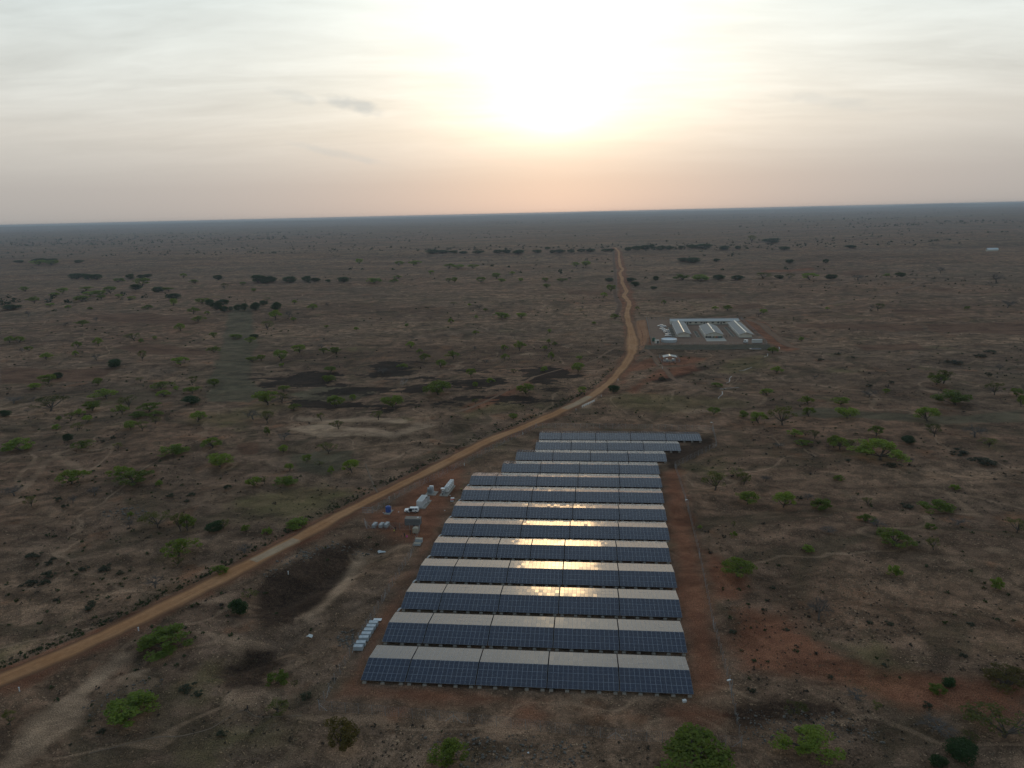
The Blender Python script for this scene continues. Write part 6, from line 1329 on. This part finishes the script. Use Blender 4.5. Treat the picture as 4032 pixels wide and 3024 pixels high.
person('person in a yellow vest walking left before the yard fence', -39.2, 212.5, R(95), 'cloth_hivis', .38)
person('person in dark clothes beside a pink bundle below the yard', -35.5, 209.7, R(150), 'cloth_dark', .12)
person('person in dark blue standing left of the beige wrapped cube', -33.9, 211.6, R(-100), 'cloth_blue', 0, .5)
person('person in dark clothes between the grey container and the beige cube', -33.2, 215.6, R(180), 'cloth_dark', 0, .8)
person('person in a yellow vest at left end of the ninth solar row', -19.7, 247.2, R(-60), 'cloth_hivis', .1, .3)
person('person in white shirt working at the switchgear', -26.4, 243.6, R(-5), 'cloth_white', .0, 1.0)
person('person in black walking the footpath in the lower left', -57.2, 129.6, R(-60), 'cloth_dark', .3)
person('person in dark clothes walking right of the middle hall', 173.2, 573.5, R(160), 'cloth_dark', .3)
person('person in dark clothes standing right of the concrete slab', 169.6, 551.5, R(40), 'cloth_dark')
person('person in dark blue standing just behind the pair right of the slab', 172.6, 552.6, R(10), 'cloth_blue', .12)
b = MB(); b.prism([(-.3, 0), (.3, 0), (.26, .38), (.05, .55), (-.2, .4)], -.3, .3, inset=lambda z: z * .25); o = b.build('cloth_bundle', M['pink_cloth']); o.location = (-34.8, 210.0, zg(-34.8, 210.0)); tag(o, 'small pink cloth bundle on the ground below the yard', 'bundle')

# a wisp of smoke over the burnt grass
sm = MB(); zs_ = [0, .6, 1.6, 3.0, 4.6, 6.2, 7.4]; sm.tube([(0.22 * z * z * .35, 0, z) for z in zs_], [.35, .7, 1.2, 1.9, 2.4, 2.2, .8], 14)
smm = bpy.data.materials.new('smoke_wisp'); smm.use_nodes = True; smm.node_tree.nodes.clear(); T = NT(smm.node_tree)
so_ = T.node('ShaderNodeTexCoord').outputs['Object']; sz_ = T.node('ShaderNodeSeparateXYZ'); T.put(sz_.inputs[0], so_)
sd_ = T.m('MULTIPLY', T.ss(T.noise(so_, 0.9, 4.0, 0.6, 0.7), 0.45, 0.70), T.ss(sz_.outputs[2], 7.0, 0.5, 0.0, 0.22))
pv = T.node('ShaderNodeVolumePrincipled'); pv.inputs['Color'].default_value = (0.86, 0.88, 0.92, 1); T.put(pv.inputs['Density'], sd_)
ho = T.node('ShaderNodeOutputMaterial'); T.l.new(pv.outputs[0], ho.inputs['Volume'])
smo = sm.build('smoke', smm, smooth=True); smo.location = (-66, 413.5, zg(-66, 413.5)); tag(smo, 'thin wisp of pale smoke rising from the burnt grass', 'smoke', kind='stuff')

# =====================================================================  haze: the dusty evening air over the whole plain
hz = MB(); hz.box((0, 12000, 39.5), (62000, 37000, 131)); hm = bpy.data.materials.new('haze_air'); hm.use_nodes = True; hm.node_tree.nodes.clear(); T = NT(hm.node_tree)
pv = T.node('ShaderNodeVolumePrincipled'); pv.inputs['Color'].default_value = (0.68, 0.77, 0.87, 1); pv.inputs['Density'].default_value = HAZE; pv.inputs['Anisotropy'].default_value = 0.35
ho = T.node('ShaderNodeOutputMaterial'); T.l.new(pv.outputs[0], ho.inputs['Volume'])
tag(hz.build('haze', hm), 'thin dusty evening haze over the plain', 'haze', kind='stuff')
